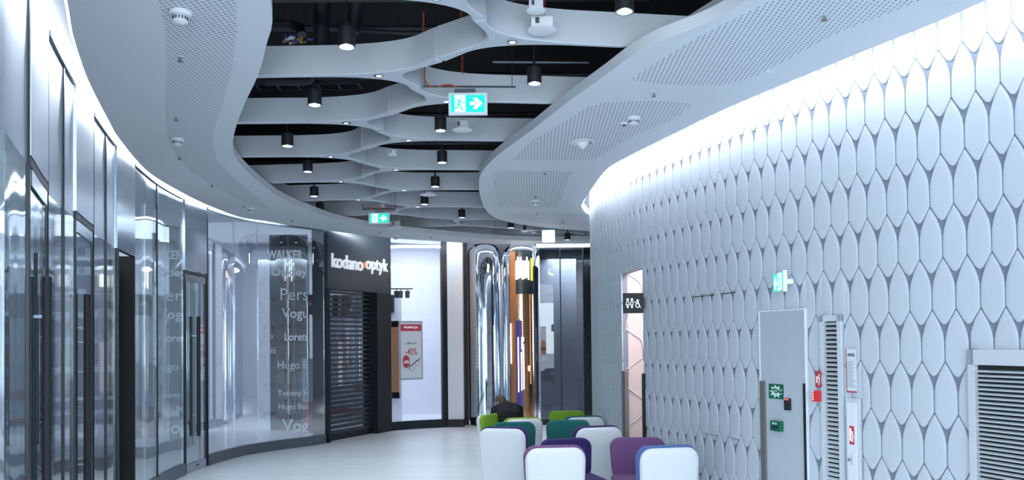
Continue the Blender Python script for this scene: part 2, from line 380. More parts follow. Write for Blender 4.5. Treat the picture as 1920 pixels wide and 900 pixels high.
half = [(0, .2425-.008), (.02, .2425-.032-.008), (.043-g_, .172-g_), (.0605-g_, .128-g_), (.0735-g_, .088), (.0815-g_*.5, .04), (.085-g_, -.03), (.085-g_, -.1075+g_*.6), (.055, -.155+g_*.6), (.028, -.196+g_), (.012, -.209), (0, -.214)]
outline = half+[(-x, y) for x, y in half[-2:0:-1]]
tiles = []
k0 = int((za+.6)/ROW)+1
for k in range(-k0, int((4.5-za)/ROW)+2):
    zc = za-.2425+k*ROW; sh = 0 if k % 2 == 0 else TW/2
    i0 = int(-(t0)/TW)-1
    for i in range(i0, int((W.len-t0)/TW)+1):
        sc = t0+i*TW+sh
        if sc < .1 or sc > W.len-.1: continue
        poly = [(sc+u, zc+v) for u, v in outline]
        if zc < -.3 or zc > 4.7: continue
        poly = clip(clip(poly, 1, .005, False), 1, 4.49, True)
        pieces = [poly] if len(poly) > 2 else []
        for a, b, c, d in holes:
            nxt = []
            for p in pieces:
                if max(x[0] for x in p) < a or min(x[0] for x in p) > b or min(x[1] for x in p) > d or max(x[1] for x in p) < c: nxt.append(p); continue
                l = clip(p, 0, a, True); r = clip(p, 0, b, False); mid = clip(clip(p, 0, a, False), 0, b, True)
                up = clip(mid, 1, d, False) if len(mid) > 2 else []; dn = clip(mid, 1, c, True) if len(mid) > 2 else []
                nxt += [x for x in (l, r, up, dn) if len(x) > 2]
            pieces = nxt
        tiles += pieces
mbt = MB()
def wp(s, z, w): q = W.off(s, w); return (q.x, q.y, z)
for p in tiles:
    n = len(p); cx = sum(a[0] for a in p)/n; cz = sum(a[1] for a in p)/n
    ext = max(max(abs(a[0]-cx) for a in p), 1e-3); extz = max(max(abs(a[1]-cz) for a in p), 1e-3)
    if ext < .006 or extz < .01: continue
    vs = []
    for ins, w in ((0, 0), (0, .011), (.0008, .0125), (.0025, .013), (.03, .0135)):
        for a in p:
            kx = max(.25, 1-ins/ext); kz = max(.25, 1-ins*1.6/extz); vs.append(wp(cx+(a[0]-cx)*kx, cz+(a[1]-cz)*kz, w))
    fs = [(r*n+i, r*n+(i+1) % n, (r+1)*n+(i+1) % n, (r+1)*n+i) for r in range(4) for i in range(n)]+[tuple(range(4*n, 5*n))]
    mbt.add(vs, fs)
mbb = MB()                                            # backing, split round the opening
sweep(mbb, W, 0, s_op0, rectp(-.1, 0, 0, 4.5), .1); sweep(mbb, W, s_op1, W.len, rectp(-.1, 0, 0, 4.5), .1); sweep(mbb, W, s_op0, s_op1, rectp(-.1, 0, OPTOP, 4.5), .1)
wr = struct(mbb.build('wall_right', M['groove'], smooth=40), 'curved feature wall with grey joints between pointed white tiles')
mbt.build('pointed_tiles', M['tile'], wr, smooth=50, label='white pointed tiles standing proud of grey joints')
# thin dark slits of hatches in the tiles
def wf(px, zref=1.8): return W.frame(W.s_px(px, zref))
for a, ya, b, yb in ((1306, 557, 1345, 553), (1361, 551, 1384, 548), (1320, 812, 1349, 817), (1364, 819, 1388, 825)):
    pa, pb = W.s_px(a), W.s_px(b); A = Vector(wp(pa, zat(ya, *W.at(pa)), .024)); B = Vector(wp(pb, zat(yb, *W.at(pb)), .024))
    MB().tube([A, (A+B)/2, B], .0045 if ya < 600 else .002, 6).build('hatch_slit', M['ink'], wr, label='thin black slit')
# restroom passage
f0, f1 = W.frame(s_op0), W.frame(s_op1)
J0, J1 = f0.o.copy(), f1.o.copy(); out = -W.nrm((s_op0+s_op1)/2); out3 = Vector((out.x, out.y, 0)); dy = Vector((.94, .34, 0))
pas = sempty('wall_passage', (J1.x, J1.y, 0), 'pale pinkish passage behind the opening')
far = Fr(J1+Vector((0, .02, 0)), (.985, -.17), (-.17, -.985))
MB().fbox(far, .06, 2.2, 0, OPTOP+.3, -.08, 0).build('passage_wall', M['pink'], pas)
near = Fr(J0+Vector((.12, -.02, 0)), (.985, -.17), (.17, .985))
MB().fbox(near, 0, 2.0, 0, OPTOP+.35, -.08, 0).build('passage_wall', M['white'], pas)
MB().fbox(far, .35, 2.2, OPTOP+.3, OPTOP+.35, 0, .8).build('passage_ceiling', M['white'], pas)
MB().fbox(far, 2.1, 2.2, 0, OPTOP+.3, 0, 1.3).build('passage_wall', M['white'], pas)
def farpt(px, py):                                    # point of the far passage wall under a picture position
    d = R_*((px-960)/FPX)+U_*((450+SHY-py)/FPX)+F_; o_ = Vector((0, 0, EYE)); k = (far.o-o_).dot(far.n)/d.dot(far.n); q = o_+d*k
    return (q-far.o).dot(far.x), q.z
rl = MB()  # grey tubes stand in for the shading of the panel grooves
def xy(px, py): return (1090+px/4.287, 490+py/4.287)
for seg in (((390, 110), (450, 150), (488, 195), (496, 260), (498, 330)), ((378, 430), (366, 480), (360, 545)), ((345, 562), (360, 545), (420, 585), (480, 625), (497, 680), (499, 770)), ((520, 790), (497, 772), (440, 815), (385, 858), (335, 870)),
            ((385, 862), (380, 930), (366, 1010)), ((366, 1010), (430, 1060), (500, 1110), (500, 1230)), ((500, 1230), (430, 1290), (360, 1330)), ((366, 1340), (366, 1460), (440, 1500)), ((330, 1000), (366, 1010)), ((345, 250), (340, 120), (390, 110))):
    pts = []
    for a in seg:
        u, v = farpt(*xy(*a)); pts.append(far.p(u, v, .0))
    rl.tube(pts, .011, 8)
rl.build('panel_ridges', M['pgroove'], pas, smooth=60, label='slender grey ridges between large panels')
lamp('passage_lamp', 'AREA', tuple(far.p(.75, OPTOP+.28, .6)), 22, (1, .86, .82), size=.6)

# ------------------------------------------------------------------ things on the right wall
def wrect(px0, px1, y0, y1, off=.024):
    """frame at the left picture edge with width, heights from the picture"""
    sa, sb = W.s_px(px0, 1.5), W.s_px(px1, 1.5); a = Vector(wp(sa, 0, off)); b = Vector(wp(sb, 0, off)); x = (b-a); L = x.length
    n = W.nrm((sa+sb)/2); fr = Fr(a, (x.x, x.y), (n.x, n.y)); fr.n = Vector((x.y, -x.x, 0)).normalized()
    if fr.n.dot(Vector((n.x, n.y, 0))) < 0: fr.n = -fr.n
    m = (a+b)/2; return fr, L, zat(y1, m.x, m.y), zat(y0, m.x, m.y)
fr, L, z0, z1 = wrect(1431, 1515, 583, 900, 0)
dr = sempty('door_1', tuple(fr.o), 'plain grey service door flush in the tiled wall')
MB().fbox(fr, 0, L, .01, DTOP, 0, .028).build('door_leaf', M['door'], dr)
MB().fbox(fr, -.012, 0, .01, DTOP, 0, .034).fbox(fr, L, L+.008, .01, DTOP, 0, .034).fbox(fr, -.012, L+.008, DTOP, DTOP+.01, 0, .034).build('door_frame', M['white'], dr)
GZ = zat(714, *W.at(ws(1433)))
MB().fbox(fr, .0, .062, .01, GZ, .028, .045).build('edge_guard', M['guard'], dr, bevel=.003, label='brown metal edge guard')
MB().fbox(fr, L-.014, L+.004, .01, GZ, .028, .045).build('edge_guard', M['frame'], dr)
def on_door(name, label, cat, px0, px1, y0, y1, fn):
    # local frame on the door face
    du = lambda px: (px-1431)/(1515-1431)*L
    u0, u1 = du(px0), du(px1); q = fr.p((u0+u1)/2, 0, .028); v0, v1 = zat(y1, q.x, q.y), zat(y0, q.x, q.y)
    t = thing(name, label, cat, tuple(fr.p((u0+u1)/2, (v0+v1)/2, .028))); fn(t, u0, u1, v0, v1)
def star(t, u0, u1, v0, v1):
    MB().fbox(fr, u0, u1, v0, v1, .028, .031).build('sign_plate', M['green'], t)
    c = ((u0+u1)/2, (v0+v1)/2); w = (u1-u0); h = v1-v0; P = []
    for i in range(18):
        r = (.46 if i % 2 == 0 else .29); a = math.pi*2*i/18+.3; P.append((c[0]+r*w*math.cos(a), c[1]+r*h*math.sin(a)))
    MB().fprism(fr, P, .031, .0325).build('burst_symbol', M['pale'], t)
    k = MB(); k.stroke(fr, [(c[0]-.3*w, c[1]+.06*h), (c[0]-.1*w, c[1]+.16*h), (c[0]+.12*w, c[1]+.1*h), (c[0]+.3*w, c[1]-.1*h)], .012, .0325, .034)
    k.stroke(fr, [(c[0]-.12*w, c[1]+.02*h), (c[0]+.02*w, c[1]-.08*h), (c[0]+.14*w, c[1]+.0*h)], .012, .0325, .034); k.stroke(fr, [(c[0]+.28*w, c[1]+.2*h), (c[0]+.3*w, c[1]-.1*h)], .01, .0325, .034)
    k.build('hand_symbol', M['green'], t)
on_door('safety_sign', 'green square sign with pale spiky burst symbol on the grey service door', 'sign', 1447, 1475, 720, 748, star)
def reader(t, u0, u1, v0, v1):
    MB().fbox(fr, u0, u1, v0, v1, .028, .052).build('reader_body', M['black'], t, bevel=.003)
    MB().fbox(fr, u0+.008, u1-.008, v1-.012, v1-.004, .052, .054).build('indicator_light', E['redled'], t)
    MB().disc(fr, ((u0+u1)/2, v0+.02), .006, .052, .0535, 12).build('emblem', M['pipe'], t)
on_door('card_reader', 'slim black card reader with red light on the grey service door', 'card reader', 1479, 1489, 747, 769, reader)
def btn(t, u0, u1, v0, v1):
    MB().fbox(fr, u0, u1, v0, v1, .028, .07).build('housing', M['green'], t, bevel=.004)
    m_ = (u0+u1)/2; MB().fbox(fr, m_-.035, m_+.035, v0+.02, v0+.05, .07, .073).build('press_plate', M['ink'], t)
    k = MB(); k.fbox(fr, m_-.03, m_-.01, v1-.03, v1-.012, .07, .072); k.fbox(fr, m_+.004, m_+.022, v1-.03, v1-.012, .07, .072); k.build('symbols', M['pale'], t)
on_door('release_button', 'dark green emergency door release box low on the grey service door', 'emergency button', 1455, 1474, 789, 808, btn)
# tall louvred panel
def louvre(name, label, px0, px1, top, bottom, nsl, mull=False, ztop=None):
    fr2, L2, a, b_ = wrect(px0, px1, top, bottom, 0); b_ = ztop or b_; a = max(a, .02)
    t = thing(name, label, 'air grille', tuple(fr2.p(L2/2, a, 0)))
    q = .035 if not mull else .055
    k = MB(); k.fbox(fr2, 0, q, a, b_, .0, .04).fbox(fr2, L2-q, L2, a, b_, .0, .04).fbox(fr2, 0, L2, b_-q*1.4, b_, .0, .04).fbox(fr2, 0, L2, a, a+q, .0, .04); k.build('frame', M['louvre'], t)
    MB().fbox(fr2, q*.9, L2-q*.9, a+q, b_-q, .001, .004).build('dark_backing', M['dark'], t)
    s = MB(); n = int((b_-q*1.4-a-q)/nsl)
    for i in range(n):
        z = a+q+nsl*(i+.5); vs = []
        for u in (q, L2-q):
            vs += [fr2.p(u, z+nsl*.25, .016), fr2.p(u, z+nsl*.25+.003, .016), fr2.p(u, z-nsl*.12, .036), fr2.p(u, z-nsl*.12-.004, .036)]
        s.add(vs, [(0, 1, 2, 3), (4, 7, 6, 5), (0, 4, 5, 1), (1, 5, 6, 2), (2, 6, 7, 3), (3, 7, 4, 0)])
    s.build('slats', M['louvre'], t, label='closely spaced white metal slats')
    if mull: MB().fbox(fr2, L2*.52, L2*.52+.02, a, b_-q, .028, .032).build('brace', M['plinth'], t)
    return fr2, L2
louvre('louvre_panel', 'tall narrow white louvred panel between red signs and grey door', 1545, 1584, 591, 1100, .036, ztop=VTOP)
# grille runs out of the frame: its far side is at px 1822
sg = W.s_px(1822); a = Vector(wp(sg, 0, 0)); b_ = Vector(wp(sg-1.05, 0, 0)); x = b_-a; 
fg = Fr(a, (x.x, x.y), (-x.y, x.x)); 
if fg.n.dot(Vector((W.nrm(sg).x, W.nrm(sg).y, 0))) < 0: fg.n = -fg.n
t = thing('ventilation_grille', 'wide white ventilation grille at the right edge of the photo', 'air grille', tuple(fg.p(.5, .35, 0)))
L2 = x.length; k = MB(); q = .045
for o_ in ((0, q, .35, GTOP), (L2-q, L2, .35, GTOP), (0, L2, GTOP-.1, GTOP), (0, L2, .35, .4)): k.fbox(fg, o_[0], o_[1], o_[2], o_[3], 0, .045)
k.build('frame', M['louvre'], t); MB().fbox(fg, q, L2-q, .4, GTOP-.1, .001, .005).build('dark_backing', M['dark'], t)
s = MB(); nsl = .029
for i in range(int((GTOP-.1-.4)/nsl)):
    z = .4+nsl*(i+.5); vs = []
    for u in (q, L2-q): vs += [fg.p(u, z+.002, .022), fg.p(u, z+.005, .022), fg.p(u, z-.003, .040), fg.p(u, z-.009, .040)]
    s.add(vs, [(0, 1, 2, 3), (4, 7, 6, 5), (0, 4, 5, 1), (1, 5, 6, 2), (2, 6, 7, 3), (3, 7, 4, 0)])
s.build('slats', M['louvre'], t); MB().fbox(fg, .43, .45, .4, GTOP-.1, .03, .036).build('brace', M['plinth'], t)
# cabinet
fc, Lc, z0, z1 = wrect(1590, 1615, 746, 1000, 0); z0 = .55
t = thing('hydrant_cabinet', 'narrow white metal cabinet with small red label right of louvred panel', 'cabinet', tuple(fc.p(Lc/2, z0, 0)))
MB().fbox(fc, 0, Lc, z0, z1, 0, .034).build('frame', M['louvre'], t, bevel=.003)
dd = MB().fbox(fc, .02, Lc-.02, z0+.03, z1-.035, .034, .042).build('door', M['white'], t, bevel=.002)
zl0, zl1 = zat(831, fc.o.x, fc.o.y), zat(797, fc.o.x, fc.o.y)
MB().fbox(fc, Lc*.33, Lc*.68, zl0, zl1, .042, .0435).build('red_label', M['red'], dd)
k = MB(); k.stroke(fc, [(Lc*.42, zl0+.03), (Lc*.42, zl1-.02)], .016, .0435, .0445); k.stroke(fc, [(Lc*.55, zl0+.02), (Lc*.6, zl0+.06), (Lc*.54, zl0+.1)], .008, .0435, .0445); k.build('label_print', M['letter'], dd)
zh = zat(860, fc.o.x, fc.o.y); MB().fbox(fc, Lc*.55, Lc*.66, zh-.04, zh+.05, .042, .056).build('handle', M['louvre'], dd, bevel=.003); MB().disc(fc, (Lc*.3, zh), .012, .042, .05, 14).build('lock', M['steel'], dd)
# notice
fn_, Ln, z0, z1 = wrect(1592, 1611, 654, 736, .024)
t = thing('instruction_notice', 'white printed instruction sheet above the white cabinet', 'notice', tuple(fn_.p(Ln/2, (z0+z1)/2, 0)))
MB().fbox(fn_, 0, Ln, z0, z1, 0, .003).build('sheet', M['paper'], t)
MB().fbox(fn_, 0, Ln, z0, z0+.012, .003, .004).fbox(fn_, 0, .006, z0, z1, .003, .004).build('red_border', M['promo'], t)
textmesh('INSTRUKCJA', fn_, Ln*.16, Ln*.86, z1-.065, z1-.035, .003, .001, 'heading', M['ink'], t, .02)
k = MB(); zz = z1-.1
while zz > z0+.04:
    k.fbox(fn_, Ln*.1, Ln*random.uniform(.6, .92), zz, zz+.004, .003, .0036); zz -= .0115
k.build('printed_lines', mat('grey_ink', (.25, .28, .34), .6), t)
# red signs
def perp_sign(name, label, px0, px1, y0, y1, dist, turn, kindp):
    a = ray_d(px0, 640, dist); 
    b_ = ray_d(px1, 640, dist+turn); x = b_-a; L_ = Vector((x.x, x.y)).length; f_ = Fr((a.x, a.y, 0), (x.x, x.y), (x.y, -x.x))
    m = (a+b_)/2
    if f_.n.y > 0: f_.n = -f_.n
    v0, v1 = zat(y1, m.x, m.y), zat(y0, m.x, m.y); t = thing(name, label, 'sign', tuple(f_.p(L_/2, (v0+v1)/2, 0)))
    return f_, L_, v0, v1, t
sa = W.s_px(1538); dpt = W.at(sa)
f_, L_, v0, v1, t = perp_sign('extinguisher_sign', 'upper red and white fire equipment sign beside the grey service door', 1527, 1538, 696, 726, dpt.y-.08+.12, -.12, 0)
MB().fbox(f_, 0, L_, v0, v1, -.003, 0).build('sign_plate', M['red'], t)
k = MB(); k.stroke(f_, [(L_*.3, v0+.04), (L_*.3, v1-.05)], .022, 0, .0015); k.stroke(f_, [(L_*.62, v0+.02), (L_*.75, v0+.07), (L_*.55, v1-.05), (L_*.75, v1-.025)], .012, 0, .0015); k.build('white_symbol', M['letter'], t)
MB().fbox(f_, L_-.004, L_+.06, v0+.03, v1-.03, -.004, -.001).build('bracket', M['whitep'], t)
f_, L_, v0, v1, t = perp_sign('alarm_sign', 'lower red fire alarm box beside the grey service door', 1520, 1536, 733, 753, W.at(W.s_px(1536)).y-.08+.05, -.05, 0)
MB().fbox(f_, 0, L_, v0, v1, -.05, 0).build('sign_body', M['red'], t, bevel=.003); k = MB()
for i in range(4): k.fbox(f_, L_*.08, L_*.2, v0+.012+i*.02, v0+.024+i*.02, 0, .002)
k.build('white_print', M['letter'], t)
# restroom sign
sr = W.s_px(1207)
def hangsign(): 
    d = W.at(sr).y-.25
    a, b_ = ray_d(1168.5, 568, d), ray_d(1206.5, 568, d); x = b_-a; f_ = Fr((a.x, a.y, 0), (x.x, x.y), (x.y, -x.x)); L_ = x.length
    v0, v1 = zat(587.5, a.x, a.y), zat(549.5, a.x, a.y)
    t = thing('restroom_sign', 'black square restroom sign with white figures beside the passage opening', 'sign', tuple(f_.p(L_/2, v0, 0)))
    MB().fbox(f_, 0, L_, v0, v1, -.03, 0).build('sign_box', M['black'], t, bevel=.008, label='black box')
    MB().fbox(f_, L_-.01, L_+.02, v0+.05, v1-.05, -.022, -.008).build('bracket', M['frame'], t)
    S = L_; k = MB(); wd = .008
    def ring(cx, cy, r): k.stroke(f_, [(cx+r*math.cos(i*math.pi/8), cy+r*math.sin(i*math.pi/8)) for i in range(16)], wd, 0, .003, True)
    # woman, man, wheelchair user
    for cx, fem in ((.22*S, True), (.43*S, False)):
        ring(cx, v0+.68*S, .042*S)
        if fem: k.stroke(f_, [(cx-.03*S, v0+.6*S), (cx-.085*S, v0+.42*S), (cx-.04*S, v0+.4*S)], wd, 0, .003); k.stroke(f_, [(cx+.03*S, v0+.6*S), (cx+.085*S, v0+.42*S), (cx+.04*S, v0+.4*S)], wd, 0, .003)
        else: k.stroke(f_, [(cx-.055*S, v0+.42*S), (cx-.055*S, v0+.58*S), (cx, v0+.62*S), (cx+.055*S, v0+.58*S), (cx+.055*S, v0+.42*S)], wd, 0, .003)
        k.stroke(f_, [(cx-.025*S, v0+.42*S), (cx-.025*S, v0+.28*S), (cx+.025*S, v0+.28*S), (cx+.025*S, v0+.42*S)], wd, 0, .003)
    cx = .71*S; ring(cx, v0+.62*S, .042*S); ring(cx, v0+.38*S, .095*S)
    k.stroke(f_, [(cx-.16*S, v0+.55*S), (cx-.1*S, v0+.54*S), (cx-.03*S, v0+.48*S), (cx+.03*S, v0+.54*S), (cx+.08*S, v0+.38*S), (cx+.14*S, v0+.28*S)], wd, 0, .003)
    k.build('white_figures', M['letter'], t)
hangsign()
# corner guards at the opening and at the wall's far end
def guard(px, ytop, w, label, m_):
    s_ = W.s_px(px); f_ = W.frame(s_); zt = zat(ytop, f_.o.x, f_.o.y)
    o = MB().fbox(f_, 0, w, .01, zt, .0, .045).build('corner_guard', m_, bevel=.004); tag(o, label, 'corner guard')
guard(1171, 695, .16, 'brown metal guard strip at the left edge of the passage opening', M['guard']); guard(1208.5, 700, .03, 'thin dark guard strip at the right edge of the passage opening', M['frame'])
# small devices at the far end of the wall, seen edge-on
_m = min((proj((*W.at(W.len*i/400), 1.8))[0], W.len*i/400) for i in range(200, 400)); print("wallmin", _m); pc = W.at(_m[1])
for nm, lb, ct, px, y0, y1, w, m_ in (('fire_call_point', 'small red call point at the far corner of tiled wall', 'call point', 1115, 690, 703, .08, M['red']), ('door_reader', 'small black box under the red call point at far corner', 'card reader', 1119, 702, 713, .06, M['black']), ('release_button', 'small green box lowest at the far corner of tiled wall', 'emergency button', 1119, 728, 739, .09, M['green'])):
    p_ = ray_d(px, (y0+y1)/2, pc.y-.02); h = (y1-y0)*pc.y/1500
    o = MB().boxc(p_, w, .1, h).boxc(p_+Vector((0, -.055, -h*.1)), w*.6, .02, h*.5).build(nm, m_, bevel=.005); tag(o, lb, ct)
p_ = ray_d(1115, 597, pc.y-.1); t = thing('exit_light', 'slim cyan lit sign seen edge-on at far wall corner', 'sign', tuple(p_)); MB().boxc(p_, .035, .3, .19).build('lit_panel', emis('cyan_edge', (.3, .8, .9), .9), t, bevel=.005); MB().boxc(p_+Vector((.045, 0, 0)), .06, .1, .05).build('bracket', M['whitep'], t)

# ------------------------------------------------------------------ exit signs
def running_man(k, f_, x0, x1, v0, v1, w0, w1, mir=1):
    X = lambda a: x0+(x1-x0)*a; Y = lambda b: v0+(v1-v0)*b; wd = (v1-v0)*.075
    k.disc(f_, (X(.62), Y(.82)), (v1-v0)*.055, w0, w1, 14)
    k.stroke(f_, [(X(.52), Y(.68)), (X(.42), Y(.42))], wd*1.5, w0, w1)
    k.stroke(f_, [(X(.42), Y(.42)), (X(.4), Y(.26)), (X(.0), Y(.25))], wd, w0, w1)
    k.stroke(f_, [(X(.47), Y(.45)), (X(.62), Y(.3)), (X(.76), Y(.12))], wd, w0, w1)
    k.stroke(f_, [(X(.55), Y(.7)), (X(.72), Y(.55)), (X(1.0), Y(.54))], wd*.7, w0, w1)
    k.stroke(f_, [(X(.52), Y(.7)), (X(.28), Y(.7)), (X(.15), Y(.55))], wd*.7, w0, w1)
def exit_sign(px0, px1, y0, y1, wid, label, rail, over=False):
    fpx = px1-px0; d = FPX*wid/fpx; a, b_ = ray_d(px0, y1, d), ray_d(px1, y1, d); h = (y1-y0)*d/FPX
    x = b_-a; f_ = Fr((a.x, a.y, 0), (x.x, x.y), (x.y, -x.x)); L_ = Vector((x.x, x.y)).length; v0, v1 = (a.z+b_.z)/2, (a.z+b_.z)/2+h
    t = thing('exit_sign', label, 'exit sign', tuple(f_.p(L_/2, v1, 0)), group='illuminated exit signs under the ceiling')
    fwd = .022*wid/.33
    body = MB().fbox(f_, 0, L_, v0, v1, -.035, 0).build('sign_case', M['whitep'], t, bevel=.003)
    if over:
        MB().fbox(f_, .01, L_-.01, v0+.01, v1-.01, 0, .003).build('lit_face', E['ex_over'], t, label='glowing face washed out white')
    else:
        MB().fbox(f_, fwd, L_-fwd, v0+fwd, v1-fwd, 0, .003).build('lit_face', E['ex_g'], t)
        i0, i1, j0, j1 = fwd, L_-fwd, v0+fwd, v1-fwd; ww = i1-i0; hh = j1-j0
        MB().fbox(f_, i0+ww*.11, i0+ww*.43, j0+.003, j1-.003, .003, .005).build('door_symbol', E['ex_w'], t)
        k = MB(); running_man(k, f_, i0+ww*.07, i0+ww*.43, j0, j1, .005, .007); k.build('running_figure', E['ex_g'], t)
        ax = i0+ww*.56; cy = (j0+j1)/2
        P = [(ax, cy-.1*hh), (ax+.18*ww, cy-.1*hh), (ax+.08*ww, cy-.33*hh), (ax+.2*ww, cy-.33*hh), (ax+.37*ww, cy), (ax+.2*ww, cy+.33*hh), (ax+.08*ww, cy+.33*hh), (ax+.18*ww, cy+.1*hh), (ax, cy+.1*hh)]
        MB().fprism(f_, P, .003, .006).build('arrow', E['ex_w'], t)
    return f_, L_, v0, v1, d, t
f_, L_, v0, v1, d, t = exit_sign(841, 914, 173, 215, .33, 'large green running man exit sign hanging at the centre of ceiling', True)
MB().fbox(f_, .05, L_-.1, v1, v1+.035, -.032, -.004).build('mount', M['plinth'], t)
ra = ray_d(793, 162, d); rb = ray_d(967, 163, d); rail = MB().tube([ra, (ra+rb)/2, rb], .008, 8).build('rail', M['pipe'], t)
MB().tube([ray_d(960, 163, d), ray_d(960, 89, d)], .003, 6).build('hanger_wire', M['pipe'], t); MB().tube([ray_d(796, 160, d), ray_d(797, 60, d)], .003, 6).build('hanger_wire', M['pipe'], t)
c1 = [ray_d(795, 60, d-.02), ray_d(796, 110, d-.02), ray_d(795, 145, d-.02), ray_d(800, 157, d-.02), ray_d(808, 162, d-.02)]; MB().tube(c1, .007, 8).tube([ray_d(822, 162, d-.02), ray_d(834, 159, d-.02), ray_d(846, 159, d-.02), ray_d(856, 163, d-.02)], .007, 8).build('orange_cable', M['orange'], t, smooth=60, label='orange cable')
f_, L_, v0, v1, d, t = exit_sign(691, 731, 398, 420, .33, 'smaller distant green running man exit sign near the left soffit', True)
MB().fbox(f_, .1, L_-.1, v1, v1+.02, -.03, -.005).build('mount', M['plinth'], t)
MB().tube([ray_d(680, 384, d), ray_d(680, 392, d), ray_d(741, 392, d), ray_d(741, 384, d)], .008, 8).tube([ray_d(741, 386, d), Vector((*ray_d(741, 386, d).to_2d(), 5.6))], .003, 6).build('rail', M['pipe'], t)
MB().tube([ray_d(680+i*4, 391-2.2*abs(math.sin(i*.55)), d-.02) for i in range(15)], .006, 6).build('orange_cable', M['orange'], t, label='orange cable')
f_, L_, v0, v1, d, t = exit_sign(1016, 1041, 431, 455, .25, 'washed out white exit sign under the ceiling at the far right', False, True)
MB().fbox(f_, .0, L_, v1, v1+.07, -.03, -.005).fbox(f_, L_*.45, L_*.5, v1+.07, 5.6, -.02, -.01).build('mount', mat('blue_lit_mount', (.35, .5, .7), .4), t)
# side exit sign at the tiled wall
p0, p1 = ray_d(1450, 532, 6.93), ray_d(1468, 532, 6.58); x = p1-p0; f_ = Fr((p0.x, p0.y, 0), (x.x, x.y), (-1, -.4)); f_.n = Vector((x.y, -x.x, 0)).normalized()
if f_.n.x > 0: f_.n = -f_.n
L_ = Vector((x.x, x.y)).length; v0, v1 = zat(550, p0.x, p0.y), zat(514, p0.x, p0.y)
t = thing('exit_sign', 'cyan green exit sign projecting from the tiled wall above grey door', 'exit sign', tuple(f_.p(L_/2, v0, 0)), group='illuminated exit signs under the ceiling')
MB().fbox(f_, -.005, L_+.005, v0-.005, v1+.005, -.035, 0).build('sign_case', M['whitep'], t, bevel=.003)
MB().fbox(f_, .008, L_-.01, v0+.008, v1-.008, 0, .003).build('lit_face', E['ex_g'], t); MB().fbox(f_, L_*.52, L_*.9, v0+.012, v1-.012, .003, .005).build('door_symbol', E['ex_w'], t)
k = MB(); running_man(k, f_, L_*.52, L_*.88, v0, v1, .005, .007); k.build('running_figure', E['ex_g'], t)
cx = L_*.27; hh = v1-v0; MB().fprism(f_, [(cx-.02, v0+.15*hh), (cx+.02, v0+.15*hh), (cx+.02, v0+.4*hh), (cx+.055, v0+.35*hh), (cx, v0+.85*hh), (cx-.055, v0+.35*hh), (cx-.02, v0+.4*hh)], .003, .006).build('arrow', E['ex_w'], t)
MB().fbox(f_, L_*.5, L_*.9, v0+.06, v0+.1, -.09, -.03).build('bracket', M['whitep'], t)

# ------------------------------------------------------------------ lattice ceiling
BZ0, BZ1 = 3.97, 4.215
mpx = [(898, 38), (826, 113), (777, 166), (737, 212), (711, 246), (685, 279), (681, 306), (686, 330), (700, 349), (712, 365), (727, 382), (747, 394), (789, 407), (856, 417), (926, 427)]
mids = [U(a, b, BZ0).to_2d() for a, b in mpx]
for i in range(5): mids.insert(0, mids[0]+Vector((.27, -.70)))
st = mids[-1]-mids[-3]
for i in range(3): mids.append(mids[-1]+Vector((.75, .62)))
nodes = []
Lpx = [(485, 145), (447, 232), (447, 295), (490, 344), (536, 378), (612, 407), (765, 429)]; Rpx = [(1210, 90), (1055, 195), (955, 265), (901, 319), (897, 356), (907, 389), (940, 412), (1060, 436)]
def bez(a, c, b_, n=10): return [(a*(1-t)**2+c*2*t*(1-t)+b_*t*t) for t in [i/n for i in range(n+1)]]
def isect(p, d, q, e):
    den = d.x*e.y-d.y*e.x
    if abs(den) < 1e-6: return (p+q)/2
    return p+d*(((q-p).x*e.y-(q-p).y*e.x)/den)
def ymod(P, ends, name, label, group):
    """three armed piece: ends = list of (end point, half width at end, fillet reach) counter-clockwise around P"""
    out = []; n = len(ends)
    for i in range(n):
        A, wa, ra_ = ends[i]; B_, wb, rb_ = ends[(i+1) % n]
        da = (A-P).normalized(); db = (B_-P).normalized(); na = Vector((-da.y, da.x)); nb = Vector((db.y, -db.x))
        w = .028
        pa = P+na*w; pb = P+nb*w; c = isect(pa, da, pb, db)
        if i == 1: ra_ = rb_ = .17                     # tight pocket between the two short links
        la, lb = (A-P).length, (B_-P).length; ra2 = min(ra_, la*.93); rb2 = min(rb_, lb*.93)
        out += [A-da*.012+na*wa if la < 1.2 else A+na*wa, ] if la > ra2+.05 else [A+na*wa]
        out += bez(P+da*ra2+na*w, c, P+db*rb2+nb*w)
        if lb < 1.2: out += [B_-db*.008+nb*wb, B_-db*.003+nb*(wb-.010)]
        else: out += [B_+nb*wb]
    # drop near duplicates
    pts = []
    for p in out:
        if not pts or (p-pts[-1]).length > .006: pts.append(p)
    mb = MB(); mb.prism(pts, BZ0, BZ1); o = mb.build(name, M['baffle'], smooth=35)
    bm = bmesh.new(); bm.from_mesh(o.data)
    es = [e for e in bm.edges if all(abs(v.co.z-BZ0) < 1e-4 for v in e.verts)]
    try: bmesh.ops.bevel(bm, geom=es, offset=.012, segments=3, affect='EDGES', clamp_overlap=True)
    except Exception: pass
    bm.to_mesh(o.data); bm.free()
    for p in o.data.polygons: p.use_smooth = True
    o.data.set_sharp_from_angle(angle=math.radians(35))
    tag(o, label, 'ceiling baffle', group); return o
nL = nR = 0
juncs = []
